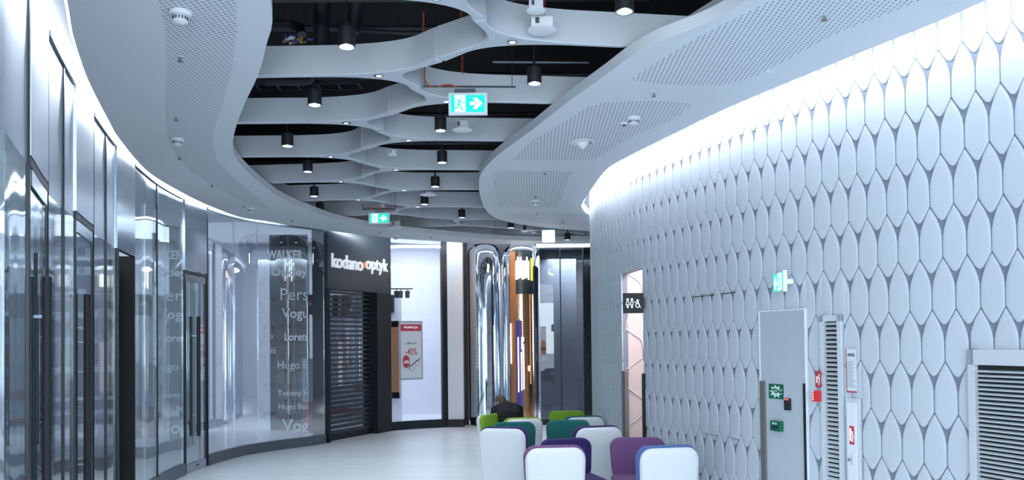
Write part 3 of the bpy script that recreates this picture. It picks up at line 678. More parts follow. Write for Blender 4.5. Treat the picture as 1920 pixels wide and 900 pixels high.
for i in range(len(mids)-1):
    a, b_ = mids[i], mids[i+1]; left = (i % 2 == 1)       # mids 5 = L(-1)-R0 ; node between mids[4],[5] is L(-1)
    left = ((i-4) % 2 == 0)
    c = (a+b_)/2; idx = (i-4)//2                          # L(-1) -> i=4
    if left:
        k = idx-1; P = c+Vector((-.27, 0))
        if 0 <= k < len(Lpx): e = U(*Lpx[k], BZ0).to_2d(); e = e+(e-P).normalized()*.45
        else: e = P+Vector((-2.6, -.15)) if k < 0 else P+Vector((-1.4, .3))
        ordn = ORD[min(nL, 11)]
        juncs.append((P, e, True, i))
        near_, far_ = a, b_
        if i >= 2: ymod(P, [(e, .028, .62), (near_, .05, .3), (far_, .05, .3)], 'ceiling_baffle', 'forked white ceiling baffle reaching left, %s of the left row' % (ordn if k < 6 else 'last'), 'white forked ceiling baffles'); nL += 1
    else:
        k = (i-5)//2; P = c+Vector((.27, 0))
        if 0 <= k < len(Rpx): e = U(*Rpx[k], BZ0).to_2d(); e = e+(e-P).normalized()*.45
        else: e = P+Vector((2.6, .1)) if k < 0 else P+Vector((2.2, .3))
        juncs.append((P, e, False, i))
        if i >= 2: ymod(P, [(e, .028, .62), (b_, .05, .3), (a, .05, .3)], 'ceiling_baffle', 'forked white ceiling baffle reaching right, %s of the right row' % ORD[min(nR, 11)], 'white forked ceiling baffles'); nR += 1
# small recessed spots in the baffles' underside
spots = [(816, 18), (713, 156), (649, 241), (622, 303), (643, 348), (676, 382), (960, 89), (830, 198), (765, 269), (740, 324), (756, 363), (781, 394)]
for j, (a, b_) in enumerate(spots):
    q = U(a, b_, BZ0); side = 'left' if j < 6 else 'right'
    best = min([z for z in juncs if z[2] == (j < 6)], key=lambda z: abs(z[0].y-q.y)); P, e = best[0], best[1]
    c = P+(e-P).normalized()*.12
    t = thing('recessed_spot', 'tiny bright recessed spot, %s in the %s baffles' % (ORD[j % 6], side), 'spotlight', (c.x, c.y, BZ0), group='recessed spots in baffles')
    MB().lathe([(.028, -.004), (.042, -.003), (.042, .002), (.028, .002)], (c.x, c.y, BZ0), 20).build('trim_ring', M['steel'], t, smooth=40); MB().lathe([(.001, -.005), (.022, -.005), (.022, .001)], (c.x, c.y, BZ0), 16).build('lens', E['lens2'], t)
# pendant cylinder downlights
dl = [('left', (650, 88, 33)), ('left', (590, 197, 26)), ('left', (539, 274, 22)), ('left', (577, 322, 18)), ('left', (589, 368, 16)), ('left', (600, 396, 14)), ('right', (1171, 22, 35)), ('right', (1002, 157, 27)), ('right', (826, 245, 22)), ('right', (829, 305, 19)), ('right', (816, 350, 17)), ('right', (796, 383, 15)), ('right', (866, 408, 13)), ('right', (958, 427, 12)), ('right', (1064, 449.5, 9))]
cnt = {'left': 0, 'right': 0}
for side, (a, b_, w) in dl:
    z = 3.93; q = U(a, b_, z)
    if q.y > 15.6: q = ray_d(a, b_, 15.5)
    r = w*q.y/FPX/2; r = max(.055, min(r, .066)); h = .135; z = q.z
    t = thing('pendant_downlight', 'black cylinder downlight hanging in ceiling opening, %s of the %s row' % (ORD[cnt[side]], side), 'ceiling lamp', (q.x, q.y, z+h), group='black cylinder downlights'); cnt[side] += 1
    MB().lathe([(r-.006, .002), (r, 0), (r, h-.004), (r-.004, h), (.004, h)], (q.x, q.y, z), 32).build('lamp_shade', M['black'], t, smooth=40)
    MB().lathe([(r-.012, -.001), (r-.001, -.004), (r, .0), (r-.006, .004)], (q.x, q.y, z), 32).build('rim', M['steel'], t, smooth=40)
    MB().lathe([(.001, -.002), (r-.01, -.002), (r-.01, .002)], (q.x, q.y, z), 24).build('lens', E['lens'], t)
    MB().tube([(q.x, q.y, z+h-.01), (q.x, q.y, 5.55)], .006, 6).lathe([(.012, h), (.012, h+.05), (.004, h+.055)], (q.x, q.y, z), 10).build('suspension_rod', M['black'], t)
    sp = lamp('downlight_beam', 'SPOT', (q.x, q.y, z-.02), SPOT_W, spot_size=math.radians(100), spot_blend=.9, shadow_soft_size=.05); sp.parent = t; sp.matrix_parent_inverse = Matrix.Translation(t.location).inverted()
# detectors, speakers and other ceiling fittings
def detector(px, py, label, s=1.0):
    q = U(px, py, HS); t = thing('smoke_detector', label, 'smoke detector', tuple(q), group='smoke detectors under the soffits')
    MB().lathe([(.055*s, 0), (.058*s, -.012*s), (.05*s, -.022*s)], q, 28).build('base', M['whitep'], t, smooth=40)
    MB().lathe([(.036*s, -.02*s), (.036*s, -.05*s)], q, 28).build('slotted_neck', M['louvre'], t, smooth=40)
    k = MB()
    for i in range(14):
        a = i*2*math.pi/14; k.boxc(q+Vector((.036*s*math.cos(a), .036*s*math.sin(a), -.037*s)), .006*s, .006*s, .016*s, a)
    k.build('slots', M['ink'], t)
    MB().lathe([(.038*s, -.048*s), (.04*s, -.056*s), (.02*s, -.066*s), (.004, -.068*s)], q, 28).build('cap', M['whitep'], t, smooth=40)
detector(338, 22, 'large white smoke detector nearest on the left soffit', 1.15); detector(332, 260, 'white smoke detector midway along the left soffit', 1.1)
detector(470, 390, 'small white smoke detector far along the left soffit', 1.1); detector(742, 442, 'white smoke detector at the far end of left soffit', 1.1)
detector(1188, 220, 'white smoke detector on the right soffit beside a small dome', 1.1); detector(1004, 376, 'white smoke detector far along the right soffit', 1.1)
spr = [(338, 106, 'nearest on the left soffit'), (330, 219, 'second on the left soffit'), (337, 293, 'third on the left soffit, before the bend'), (397, 345, 'fourth on the left soffit'), (457, 384, 'fifth on the left soffit'), (548, 412, 'sixth on the left soffit'), (712, 433, 'seventh on the left soffit, above dark sign board'), (808, 443, 'last on the left soffit'), (1545, 28, 'nearest on the right soffit'), (1226, 173, 'between two perforated patches of the right soffit'), (1107, 262, 'beside the white cone speaker'), (1022, 322, 'above the third perforated patch'), (1004, 366, 'just before the far smoke detector'), (1007, 399, 'at the small far perforated patch'), (1055, 414, 'last on the right soffit')]
for a, b_, lb in spr:
    q = U(a, b_, HS); t = thing('sprinkler_head', 'small metal ceiling sprinkler '+lb, 'sprinkler', tuple(q), group='sprinkler heads under the soffits')
    MB().lathe([(.018, 0), (.018, -.004)], q, 16).build('escutcheon', M['whitep'], t)
    k = MB(); k.tube([q, q+Vector((0, 0, -.03))], .005, 8).tube([q+Vector((-.012, 0, -.004)), q+Vector((-.014, 0, -.022)), q+Vector((0, 0, -.034))], .002, 6).tube([q+Vector((.012, 0, -.004)), q+Vector((.014, 0, -.022)), q+Vector((0, 0, -.034))], .002, 6); k.build('frame_arms', M['guard'], t)
    MB().lathe([(.020, -.034), (.020, -.036)], q, 16).build('deflector', M['guard'], t)
q = U(1092, 266, HS); t = thing('cone_speaker', 'round white disc with cone under the right soffit', 'speaker', tuple(q)); MB().lathe([(.125, 0), (.13, -.006), (.12, -.012), (.05, -.014)], q, 40).build('flange', M['whitep'], t, smooth=40); MB().lathe([(.07, -.012), (.02, -.07), (.012, -.075)], q, 32).build('cone', M['whitep'], t, smooth=40)
q = U(1170, 230, HS); t = thing('camera_dome', 'tiny white dome left of the right soffit smoke detector', 'camera', tuple(q)); MB().lathe([(.036, 0), (.036, -.012), (.028, -.022)], q, 24).build('housing', M['whitep'], t, smooth=40); MB().lathe([(.018, -.02), (.014, -.032), (.004, -.036)], q, 20).build('lens', M['ink'], t, smooth=60)
q = U(1440, 137, HS); tag(MB().lathe([(.05, 0), (.048, -.003), (.03, -.005), (.002, -.005)], q, 32).build('flush_cover', M['soffit'], smooth=30), 'faint flush white disc under the right soffit', 'cover')
def drum(px, py, z, r, h, square, label, wires=True, flange=1.35):
    q = U(px, py, z); t = thing('ceiling_speaker', label, 'speaker', tuple(q), group='suspended white ceiling speakers')
    if square: MB().boxc(q+Vector((0, 0, h/2)), r*2, r*1.7, h).build('box_body', M['whitep'], t, bevel=.004); MB().lathe([(r*flange, 0), (r*flange, -.006), (r, -.01)], q, 28).build('flange', M['whitep'], t, smooth=40)
    else: MB().lathe([(r, 0), (r, h), (.01, h)], q, 28).build('drum_body', M['whitep'], t, smooth=40); MB().lathe([(r*flange, .0), (r*flange, -.006), (r*.9, -.012)], q, 32).build('flange', M['whitep'], t, smooth=40)
    MB().boxc(q+Vector((-r*.45, -r*.93, h*.55)), r*.35, .01, h*.5).build('data_sticker', M['plinth'], t)
    k = MB()
    for dx in (-.012, .004, .016): k.tube([q+Vector((dx, 0, h)), q+Vector((dx*1.6, .01, h+.12)), q+Vector((dx*.5, 0, h+.4)), q+Vector((dx, 0, 5.5))], .0025, 5)
    k.build('wires', M['orange'] if wires else M['black'], t, label='thin red brown wires')
drum(1016, 56, 3.98, .075, .075, True, 'white box speaker hanging at top centre, lower of the pair'); drum(1005, 19, 4.03, .048, .06, True, 'white box speaker hanging at top centre, upper of the pair')
drum(867, 243, 3.93, .075, .075, False, 'white round speaker hanging below the large exit sign')
drum(736, 290, 3.95, .04, .05, True, 'small white box unit hanging mid ceiling', False); drum(742, 425, 3.90, .085, .09, True, 'white box unit right of the small exit sign', False); drum(717, 388, 3.95, .035, .05, True, 'tiny white box above the small exit sign', False); drum(803, 365, 3.95, .09, .03, False, 'flat white disc unit hanging mid right ceiling', False)
q = U(984, 432, 3.95); q = ray_d(984, 432, 14.2); t = thing('black_pendant', 'black stem fitting with pale disc at the far ceiling', 'ceiling lamp', tuple(q)); MB().lathe([(.03, .0), (.03, .18), (.01, .2)], q, 20).build('stem', M['black'], t, smooth=40); MB().lathe([(.075, .0), (.08, -.012), (.06, -.022)], q, 28).build('disc', M['whitep'], t, smooth=40)
# plenum services
random.seed(3)
def pipes(name, cat, label, pts, r, m_=None, hang=False):
    mb = MB(); mb.tube(pts, r, 12)
    if hang: mb.tube([pts[1], (pts[1][0], pts[1][1], 5.6)], .006, 6)
    tag(mb.build(name, m_ or M['pipe'], smooth=50), label, cat)
pipes('pipe', 'pipe', 'broad dark pipe crossing the ceiling void at upper left', [(-4, 6.6, 4.72), (-2, 6.65, 4.72), (1.2, 6.7, 4.72)], .055)
pipes('pipe', 'pipe', 'dark vertical duct at upper left behind first downlight', [ray_d(602, 92, 7.2), ray_d(604, 8, 7.2), ray_d(606, -60, 7.2)], .075)
pipes('pipe', 'pipe', 'dark slanted duct above the nearest left downlight', [ray_d(660, 60, 7.4), ray_d(668, 10, 7.4), ray_d(676, -50, 7.4)], .07)
pipes('pipe', 'pipe', 'dark elbow pipe in second ceiling gap from the left', [ray_d(500, 152, 8.4), ray_d(565, 153, 8.4), ray_d(580, 150, 8.4), ray_d(590, 140, 8.3)], .045, hang=True)
pipes('pipe', 'pipe', 'dark elbow pipe left of the void wiring', [ray_d(480, 46, 7.6), ray_d(545, 46, 7.6), ray_d(562, 52, 7.55), ray_d(566, 66, 7.5)], .045, hang=True)
for i, (y, z, r) in enumerate(((7.74, 4.9, .03), (9.0, 4.85, .04), (10.4, 4.8, .035), (11.8, 4.8, .05), (5.5, 4.8, .03), (13.2, 4.8, .04))):
    pipes('pipe', 'pipe', 'thin dark pipe high in the ceiling void, %s of the crossing pipes' % ORD[i], [(-9.9, y-.2, z), (-1, y+.1, z), (8.9, y+.3, z)], r)
def tray(label, y, z, x0, x1):
    t = thing('cable_tray', label, 'cable tray', (x0, y, z)); k = MB(); k.boxc(((x0+x1)/2, y-.1, z), x1-x0, .01, .05).boxc(((x0+x1)/2, y+.1, z), x1-x0, .01, .05); k.build('side_rails', M['pipe'], t)
    x = x0
    while x < x1: MB().boxc((x, y, z-.02), .02, .2, .008).build('rung', M['pipe'], t); x += .22
tray('dark cable ladder over the first ceiling gap', 6.1, 4.55, -2.4, -.2); tray('dark cable ladder over the second ceiling gap', 8.6, 4.6, -3.6, -1.6)
k = MB(); k.tube([ray_d(640, 55, 7.5), ray_d(760, 62, 7.5), ray_d(900, 60, 7.5)], .02, 8); tag(k.build('conduit', M['pipe']), 'straight dark conduit in the top ceiling gap', 'pipe')
tag(MB().tube([ray_d(924, 116, 7.3), ray_d(1104, 117.5, 7.3)], .012, 8).build('conduit', M['plinth']), 'thin grey bar in the gap above the large exit sign', 'pipe')
for px, y0, y1, lb in ((794, 22, 72, 'nearest hanging orange cable beside the left fork'), (868, 105, 140, 'orange cable in the dark gap right of fork'), (1019, -20, 18, 'orange cables above the white box speaker')):
    tag(MB().tube([ray_d(px, y1, 6.9), ray_d(px-.5, (y0+y1)/2, 6.9), ray_d(px, y0, 6.9)], .008 if px < 800 else .0025, 8).build('hanging_cable', M['orange'], smooth=60), 'red orange cable: '+lb, 'cable')
t = thing('cable_bundle', 'tangle of white, blue and yellow connectors in the top left void', 'cables', tuple(ray_d(550, 72, 7.0)))
cols = [('white_connector', M['whitep']), ('blue_connector', mat('connector_blue', (.03, .08, .3), .5)), ('yellow_connector', mat('connector_yellow', (.4, .22, .05), .5))]
for i in range(22):
    nm, m_ = cols[0 if i % 5 in (0,) else (1 if i % 5 in (1, 2) else 2)]
    px = random.uniform(530, 585); py = 72+random.uniform(-7, 9)
    if nm[0] == 'w': px = random.uniform(532, 550)
    MB().boxc(ray_d(px, py, 7.0), random.uniform(.01, .05), .02, random.uniform(.008, .02), random.uniform(-.4, .4)).build(nm, m_, t)

# ------------------------------------------------------------------ left shopfronts
GH = 3.85; DH = 2.8; PLN = .16
def gs(px): return G.s_px(px)
nwin = [0]; ndoor = [1]
def post(parent, s_, w, m_=None, name='mullion', z0=0, z1=GH, d0=-.02, d1=.016):
    f_ = G.frame(s_); return MB().fbox(f_, -w/2, w/2, z0, z1, d0, d1).build(name, m_ or M['frame'], parent, bevel=.002)
def window(px0, px1, label, gm=None, pw=.03, top=True, seams=(), leftpost=True, z0=PLN, pl=True):
    zt = DH if gm else GH-.01
    nwin[0] += 1; s0, s1 = gs(px0), gs(px1); q = G.at(s0); t = sempty('window_%d' % nwin[0], (q.x, q.y, 0), label)
    pts = [s0]+[gs(x) for x in seams]+[s1]
    for a, b_ in zip(pts, pts[1:]):
        mb = MB(); sweep(mb, G, a+.002, b_-.002, rectp(-.006, .006, z0, zt), .08); mb.build('pane', gm or M['glass'], t, smooth=30)
        if gm: mb = MB(); sweep(mb, G, a+.002, b_-.002, rectp(-.006, .006, DH+.004, GH-.01), .08); mb.build('upper_panel', M['satin'], t, smooth=30, label='bright satin metal panel above the glass')
    if pl: mb = MB(); sweep(mb, G, s0, s1, rectp(-.05, .03, 0, z0), .1); mb.build('plinth', M['plinth'], t, smooth=30)
    mb = MB(); sweep(mb, G, s0, s1, rectp(-.03, .03, GH-.02, GH+.02), .1); mb.build('head_rail', M['plinth'], t, smooth=30)
    if leftpost: post(t, s0, pw)
    return t
def handle(parent, px, depth, z0, z1, zb, r=.027):
    lo, hi = gs(px)-1.2, gs(px)+1.2
    for _ in range(40):
        s_ = (lo+hi)/2; q = G.off(s_, depth)
        if proj((q.x, q.y, 1.8))[0] < px: lo = s_
        else: hi = s_
    q2 = G.off(s_, .0)
    h = MB(); h.lathe([(r, z0), (r, z1)], (q.x, q.y, 0), 20); o = h.build('pull_handle', M['black'], parent, smooth=40, bevel=.002, label='long black vertical bar handle')
    k = MB()
    for z in zb: k.tube([(q2.x, q2.y, z), (q.x, q.y, z)], .011, 10)
    k.build('handle_bracket', M['steel'], o)
def doorbay(px0, px1, label, hpx, panel=None, leaf=None, split=None):
    ndoor[0] += 1; s0, s1 = gs(px0), gs(px1); q = G.at(s0); t = sempty('door_%d' % ndoor[0], (q.x, q.y, 0), label)
    mb = MB(); sweep(mb, G, s0, s1, rectp(-.03, .02, DH+.06, GH), .08); mb.build('transom_panel', panel or (M['satin'] if px0 < 200 else M['steel']), t, smooth=30, label='brushed steel panel above the door')
    f0_ = post(t, s0+.03, .05, M['frame'], 'jamb', 0, DH, -.015, .012); post(t, s1-.03, .05, M['frame'], 'jamb', 0, DH, -.015, .012)
    mb = MB(); sweep(mb, G, s0, s1, rectp(-.02, .018, DH, DH+.05), .08); mb.build('head', M['frame'], t, smooth=30)
    mb = MB(); sweep(mb, G, s0+.05, s1-.05, rectp(-.008, .008, .12, DH-.1), .08); lf = mb.build('door_leaf', leaf or M['glass'], t, smooth=30)
    mb = MB(); sweep(mb, G, s0+.05, s1-.05, rectp(-.02, .02, .01, .12), .08); sweep(mb, G, s0+.05, s1-.05, rectp(-.02, .02, DH-.1, DH-.01), .08); mb.build('door_rail', M['steel'], t, smooth=30)
    for a, depth, z0_, z1_, zb in hpx: handle(t, a, depth, z0_, z1_, zb)
    return t
window(-90, 49, 'leftmost tall glass shop window', seams=(5,), gm=M['mglass'])
# Door 1
_d = doorbay(50, 84, 'nearest tall glass door with long black pull handles', [(80, -.05, .5, 2.22, (.85, 1.98)), (88, .055, .5, 2.22, (.85, 1.98))])
post(_d, gs(49.5), .05, M['frame'], 'full_height_post', 0, GH)
window(86, 115.5, 'narrow glass pane after the nearest door', pw=.015, gm=M['mglass']); window(116, 136, 'narrow glass pane before second door', pw=.03, gm=M['mglass'])
doorbay(138, 171, 'second tall glass door with paired black handles', [(154, -.05, .5, 2.22, (.85, 1.95)), (163.5, .055, .5, 2.22, (.85, 1.95))])
window(173, 196, 'glass pane right of second door', pw=.02, gm=M['mglass']); window(196.5, 214.5, 'slim glass pane before the black doorway', pw=.05, gm=M['mglass'])
# black doorway
ndoor[0] += 1; s0, s1 = gs(216), gs(250); q = G.at(s0); t = sempty('door_%d' % ndoor[0], (q.x, q.y, 0), 'unlit black doorway with brushed steel panel above')
mb = MB(); sweep(mb, G, s0, s1, rectp(-.03, .02, DH, GH), .08); mb.build('transom_panel', M['steel'], t, smooth=30)
mb = MB(); sweep(mb, G, s0, s1, rectp(-.5, -.45, 0, DH), .08); mb.build('dark_recess', M['black'], t, smooth=30)
post(t, s0+.02, .04, M['frame'], 'jamb', 0, DH, -.5, .03); post(t, s1-.02, .04, M['black'], 'jamb', 0, DH, -.5, .02)
window(250.5, 292.5, 'tall glass pane right of the black doorway', pw=.02, seams=(272,)); window(293.5, 343, 'tall glass pane left of the third glass door', pw=.03)
d3 = doorbay(345, 386, 'third glass door with black bar handles under a steel panel', [(357, -.05, .49, 2.21, (.78, 1.93)), (372, .055, .49, 2.21, (.78, 1.93))])
f_ = G.frame(gs(366)); MB().disc(f_, (0, .07), .016, .02, .024, 12).disc(f_, (.06, .07), .012, .02, .024, 12).build('floor_lock', M['ink'], d3)
wl = window(388, 608, 'long curved glass shop window with white brand lettering', pw=.03, seams=(440, 484, 541, 577))
# vinyl words on the curved window
words = [('WALKER', 501, 568, 469, 486, .03), ('Oakley', 508, 577, 502, 522, .03), ('Pers', 526, 577, 541, 563, -.005), ('Vogu', 528, 577, 578, 602, .015), ('Lorett', 533, 577, 624, 639, .02), ('Hugo B', 520, 577, 677, 696, 0), ('Tommy H', 520, 577, 732, 745, 0), ('Hugo Bos', 521, 577, 757, 770, 0), ('Vog', 527, 577, 786, 816, .03), ('s', 507, 512, 628, 635, 0), ('ni', 507, 516, 651, 663, 0)]
for tx, a, b_, y0, y1, bo in words:
    # each word is bent onto the glass
    s0, s1 = gs(a), gs(b_); o = textmesh(tx, Fr((0, 0, 0), (1, 0), (0, 1)), 0, 1, 0, 1, 0, 1, 'vinyl_word', M['vinyl'], None, bo)
    qa, qb = G.at(s0), G.at(s1); za0, za1 = zat(y1, *qa), zat(y0, *qa); zb0, zb1 = zat(y1, *qb), zat(y0, *qb)
    for v in o.data.vertices:
        k_ = v.co.x; q = G.off(s0+(s1-s0)*k_, .0075+.001*v.co.y); z = (za0*(1-k_)+zb0*k_)+((za1-za0)*(1-k_)+(zb1-zb0)*k_)*v.co.z; v.co = (q.x, q.y, z)
    o.parent = wl; o.matrix_parent_inverse = Matrix.LocRotScale(wl.location, wl.rotation_euler, None).inverted(); o['label'] = 'white lettering "%s"' % tx
# wall above the glass inside the cove
mb = MB(); sweep(mb, G, 0, G.len, rectp(-.12, 0, GH+.02, 4.45), .12); struct(mb.build('wall_left_upper', M['white'], smooth=30), 'white wall in the light cove above shop glass')
# kodano portal
s0, s1 = gs(611), gs(730); A = Vector((*G.at(s0), 0)); B_ = Vector((*G.at(s1), 0)); x = B_-A; KL = x.length; kf = Fr(A, (x.x, x.y), (x.y, -x.x))
if kf.n.y > 0: kf.n = -kf.n
kz = lambda py, u: zat(py, *(kf.p(u, 0, .05).to_2d()))
def ku(px, w=.05):                                    # distance along the portal for a picture column
    lo, hi = -.5, KL+1.5
    for _ in range(40):
        m_ = (lo+hi)/2
        if proj(kf.p(m_, 1.8, w))[0] < px: lo = m_
        else: hi = m_
    return (lo+hi)/2
por = thing('shop_portal', 'dark optician shop portal with white letters above a roller shutter', 'shopfront', tuple(kf.p(KL/2, 0, 0)))
uj0, uj1 = ku(619.5), ku(706)
MB().fbox(kf, 0, KL, DH, GH+.3, -.3, .05).build('fascia', M['darkblue'], por)
MB().fbox(kf, 0, uj0, 0, DH, -.3, .05).build('jamb', M['frame'], por); MB().fbox(kf, uj1+.03, KL, 0, DH, -.3, .05).build('jamb', M['black'], por)
sh = MB(); z = .12
while z < DH:
    sh.fbox(kf, uj0, uj1+.06, z, z+.062 if z < 1.0 else z+.042, -.12, -.10); z += .09
sh.build('roller_shutter', M['shutter'], por, label='dark roller shutter with open horizontal gaps')
MB().fbox(kf, uj0, uj1+.06, .12, DH, -.135, -.13).build('perforated_sheet', M['dglass'], por, label='dark see-through mesh behind the slats')
MB().fbox(kf, uj0, uj1+.06, .0, .12, -.13, -.09).build('bottom_bar', M['frame'], por)
k0 = 'kodano'; lt = sempty
ua, ub = ku(626, .1), ku(684, .1); uc, ud = ku(690, .1), ku(731, .1)
zz0, zz1 = kz(503, .7), kz(479, .7)
textmesh('kodano', kf, ua, ub, kz(505, (ua+ub)/2), kz(479, (ua+ub)/2), .05, .03, 'sign_letters', M['letter'], por, .012)
textmesh('optyk', kf, uc, ud, kz(515, (uc+ud)/2), kz(484, (uc+ud)/2), .05, .03, 'sign_letters', M['letter'], por, .012)
u_ = ku(687, .1); zc = kz(497.5, u_); MB().disc(kf, (u_, zc), .03, .05, .085, 20, .055).build('orange_dot', mat('orange_dot', (.75, .16, .05), .4, emit=(.9, .25, .1), estr=.3), por)
# kodano window right
nwin[0] += 1; sa_, sb_ = gs(731), gs(834); q = G.at(sa_); kw = sempty('window_%d' % nwin[0], (q.x, q.y, 0), 'bright shop window right of the dark portal')
for a, b_ in ((731, 785), (785, 832)):
    mb = MB(); sweep(mb, G, gs(a)+.002, gs(b_)-.002, rectp(-.006, .006, .17, GH+.2), .08); mb.build('pane', M['clear'], kw, smooth=30)
mb = MB(); sweep(mb, G, gs(731), gs(838), rectp(-.06, .04, 0, .17), .1); mb.build('plinth', M['frame'], kw, smooth=30)
post(kw, gs(835), .16, M['frame'], 'mullion', 0, GH+.2, -.06, .04)
# promo poster hanging in the window
def gframe_off(px0, px1, off):
    a, b_ = G.off(gs(px0), off), G.off(gs(px1), off); x = b_-a; f_ = Fr((a.x, a.y, 0), (x.x, x.y), (x.y, -x.x)); 
    if f_.n.y > 0: f_.n = -f_.n
    return f_, x.length
pf, pw_ = gframe_off(747.5, 791.5, .02); pz = lambda y: zat(y, *pf.o.to_2d())
pt = thing('promo_poster', 'white framed poster reading PROMOCJA -40% in the shop window', 'poster', tuple(pf.p(pw_/2, pz(712), 0)))
Z0, Z1 = zat(712, *(pf.p(pw_/2, 0, 0).to_2d())), zat(602, *(pf.p(pw_/2, 0, 0).to_2d())); PHt = Z1-Z0
MB().fbox(pf, 0, pw_, Z0, Z1, 0, .012).build('poster_frame', mat('poster_grey', (.36, .44, .50), .4), pt)
X = lambda a: pw_*a; Y = lambda b_: Z0+PHt*b_
MB().fbox(pf, X(.06), X(.94), Y(.03), Y(.97), .012, .014).build('sheet', M['paper'], pt)
MB().fbox(pf, X(.06), X(.94), Y(.83), Y(.945), .014, .0155).build('red_banner', M['promo'], pt)
textmesh('PROMOCJA', pf, X(.2), X(.8), Y(.865), Y(.91), .0155, .001, 'banner_text', M['letter'], pt, .02)
textmesh('KOMPLETNE', pf, X(.27), X(.73), Y(.605), Y(.635), .014, .001, 'headline', M['ink'], pt, .01); textmesh('-40%', pf, X(.27), X(.75), Y(.42), Y(.54), .014, .001, 'discount_text', M['promo'], pt, .01)
MB().disc(pf, (X(.28), Y(.31)), X(.15), .014, .0155, 28, PHt*.11).build('red_disc', M['promo'], pt); textmesh('-50%', pf, X(.16), X(.4), Y(.28), Y(.33), .0155, .001, 'disc_text', M['letter'], pt, .01)
k = MB()
for cx, cy in ((.53, .2), (.77, .28)): k.stroke(pf, [(X(cx)+X(.1)*math.cos(i*math.pi/9), Y(cy)+PHt*.05*math.sin(i*math.pi/9)) for i in range(18)], .006, .014, .0155, True)
k.stroke(pf, [(X(.42), Y(.22)), (X(.62), Y(.28)), (X(.88), Y(.36))], .016, .014, .0155); k.stroke(pf, [(X(.4), Y(.19)), (X(.44), Y(.27))], .012, .014, .0155); k.build('spectacles_drawing', M['ink'], pt)
# second poster seen in the shutter gaps, wood frame, spots, interior
def inner(px0, px1, y0, y1, off, name, label, cat, m_, depth=.03, bord=None, bm_=None):
    f2, w2 = gframe_off(px0, px1, -off); 
    a0, b0 = G.off(gs(px0), -off), G.off(gs(px1), -off)
    return f2, w2
def atd(px0, px1, y0, y1, dist):                      # upright panel facing the viewer at a distance
    a = ray_d(px0, (y0+y1)/2, dist); b_ = ray_d(px1, (y0+y1)/2, dist); f2 = Fr((a.x, a.y, 0), (1, 0), (0, -1)); return f2, b_.x-a.x, zat(y1, (a.x+b_.x)/2, a.y), zat(y0, (a.x+b_.x)/2, a.y)
f2, w2, z0, z1 = atd(727, 748, 602, 747, 18.29)
t = thing('wooden_frame', 'oak display frame behind the glass right of the portal', 'display frame', tuple(f2.p(w2/2, z0, 0)))
k = MB(); k.fbox(f2, w2-.16, w2, z0, z1, -.04, .02).fbox(f2, -.1, w2, z0, z0+.14, -.04, .02).fbox(f2, -.1, w2, z1-.14, z1, -.04, .02).fbox(f2, -.14, -.1, z0, z1, -.04, .02); k.build('frame', M['wood'], t); MB().fbox(f2, -.12, w2-.14, z0+.1, z1-.1, -.05, -.03).build('panel', M['int_white'], t)
f2, w2, z0, z1 = atd(715, 739, 553, 586, 18.34); o = thing('wall_screen', 'dark screen above the oak display frame', 'screen', tuple(f2.p(w2/2, z0, 0))); MB().fbox(f2, 0, w2, z0, z1, 0, .04).build('screen_body', M['black'], o, bevel=.004)
MB().fbox(f2, .02, w2-.02, z0+.02, z1-.02, .04, .042).build('screen_face', M['darkblue'], o)
t = thing('track_light', 'black track with three spotlights inside the shop window', 'track light', tuple(ray_d(752, 541, 17.6)))
MB().tube([ray_d(728, 541.5, 17.6), ray_d(774, 541.5, 17.6)], .015, 6).tube([ray_d(728.5, 541, 17.6), Vector((*ray_d(728.5, 541, 17.6).to_2d(), 4.33))], .004, 6).build('track', M['black'], t)
for px in (743, 751, 764): 
    q = ray_d(px, 551, 17.6); k = MB(); k.lathe([(.045, -.09), (.055, .06), (.02, .07)], q, 16).tube([q+Vector((0, 0, .06)), q+Vector((.02, 0, .12))], .01, 6); k.build('spot_head', mat('spot_bronze', (.05, .04, .04), .4), t, smooth=40)
# interior rooms: floor is shared; back and dividing walls
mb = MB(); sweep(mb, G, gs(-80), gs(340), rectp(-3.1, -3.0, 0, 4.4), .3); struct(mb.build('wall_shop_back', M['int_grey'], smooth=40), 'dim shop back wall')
mb = MB(); f2 = G.frame(gs(390)); mb.fbox(f2, -.1, -.02, 0, 4.4, -3.2, -.1); struct(mb.build('wall_shop_divider', M['int_white']), 'white partition behind the glass')
struct(MB().boxc((-3.6, 20.2, 2.2), 10, .1, 4.4).build('wall_shop_rear', M['int_white']), 'white rear wall of the optician shop')
struct(MB().boxc((-8.3, 15.5, 2.2), .1, 9.4, 4.4).build('wall_shop_side', M['int_white']), 'white side wall of the optician shop')
ceil_in = [(-8.3, 12.4), (-4.75, 12.6), (-4.25, 13.8), (-3.6, 14.6), (-2.75, 16.5), (-1.5, 17.3), (-1.1, 17.6), (-1.1, 20.2), (-8.3, 20.2)]
struct(MB().prism(ceil_in, 4.32, 4.38).build('ceiling.003', M['white']), 'white ceiling inside the optician shop')
lamp('shop_lamp', 'AREA', (-4.6, 17.6, 4.25), 95, (.86, .88, 1), shape='RECTANGLE', size=4.5, size_y=3.2)
lamp('shop_lamp', 'AREA', (-2.4, 18.6, 4.25), 45, (.86, .88, 1), shape='RECTANGLE', size=1.8, size_y=1.8)
lamp('left_shop_lamp', 'AREA', (-6.2, 8, 3.9), 90, COOL, shape='RECTANGLE', size=1.5, size_y=5)  # fill lamp added to brighten the dark interior behind the glass
struct(MB().boxc((-3.42, 18.4, 1.45), 1.75, .1, 2.9).build('wall_shop_partition', M['int_white']), 'low white partition inside the optician shop')
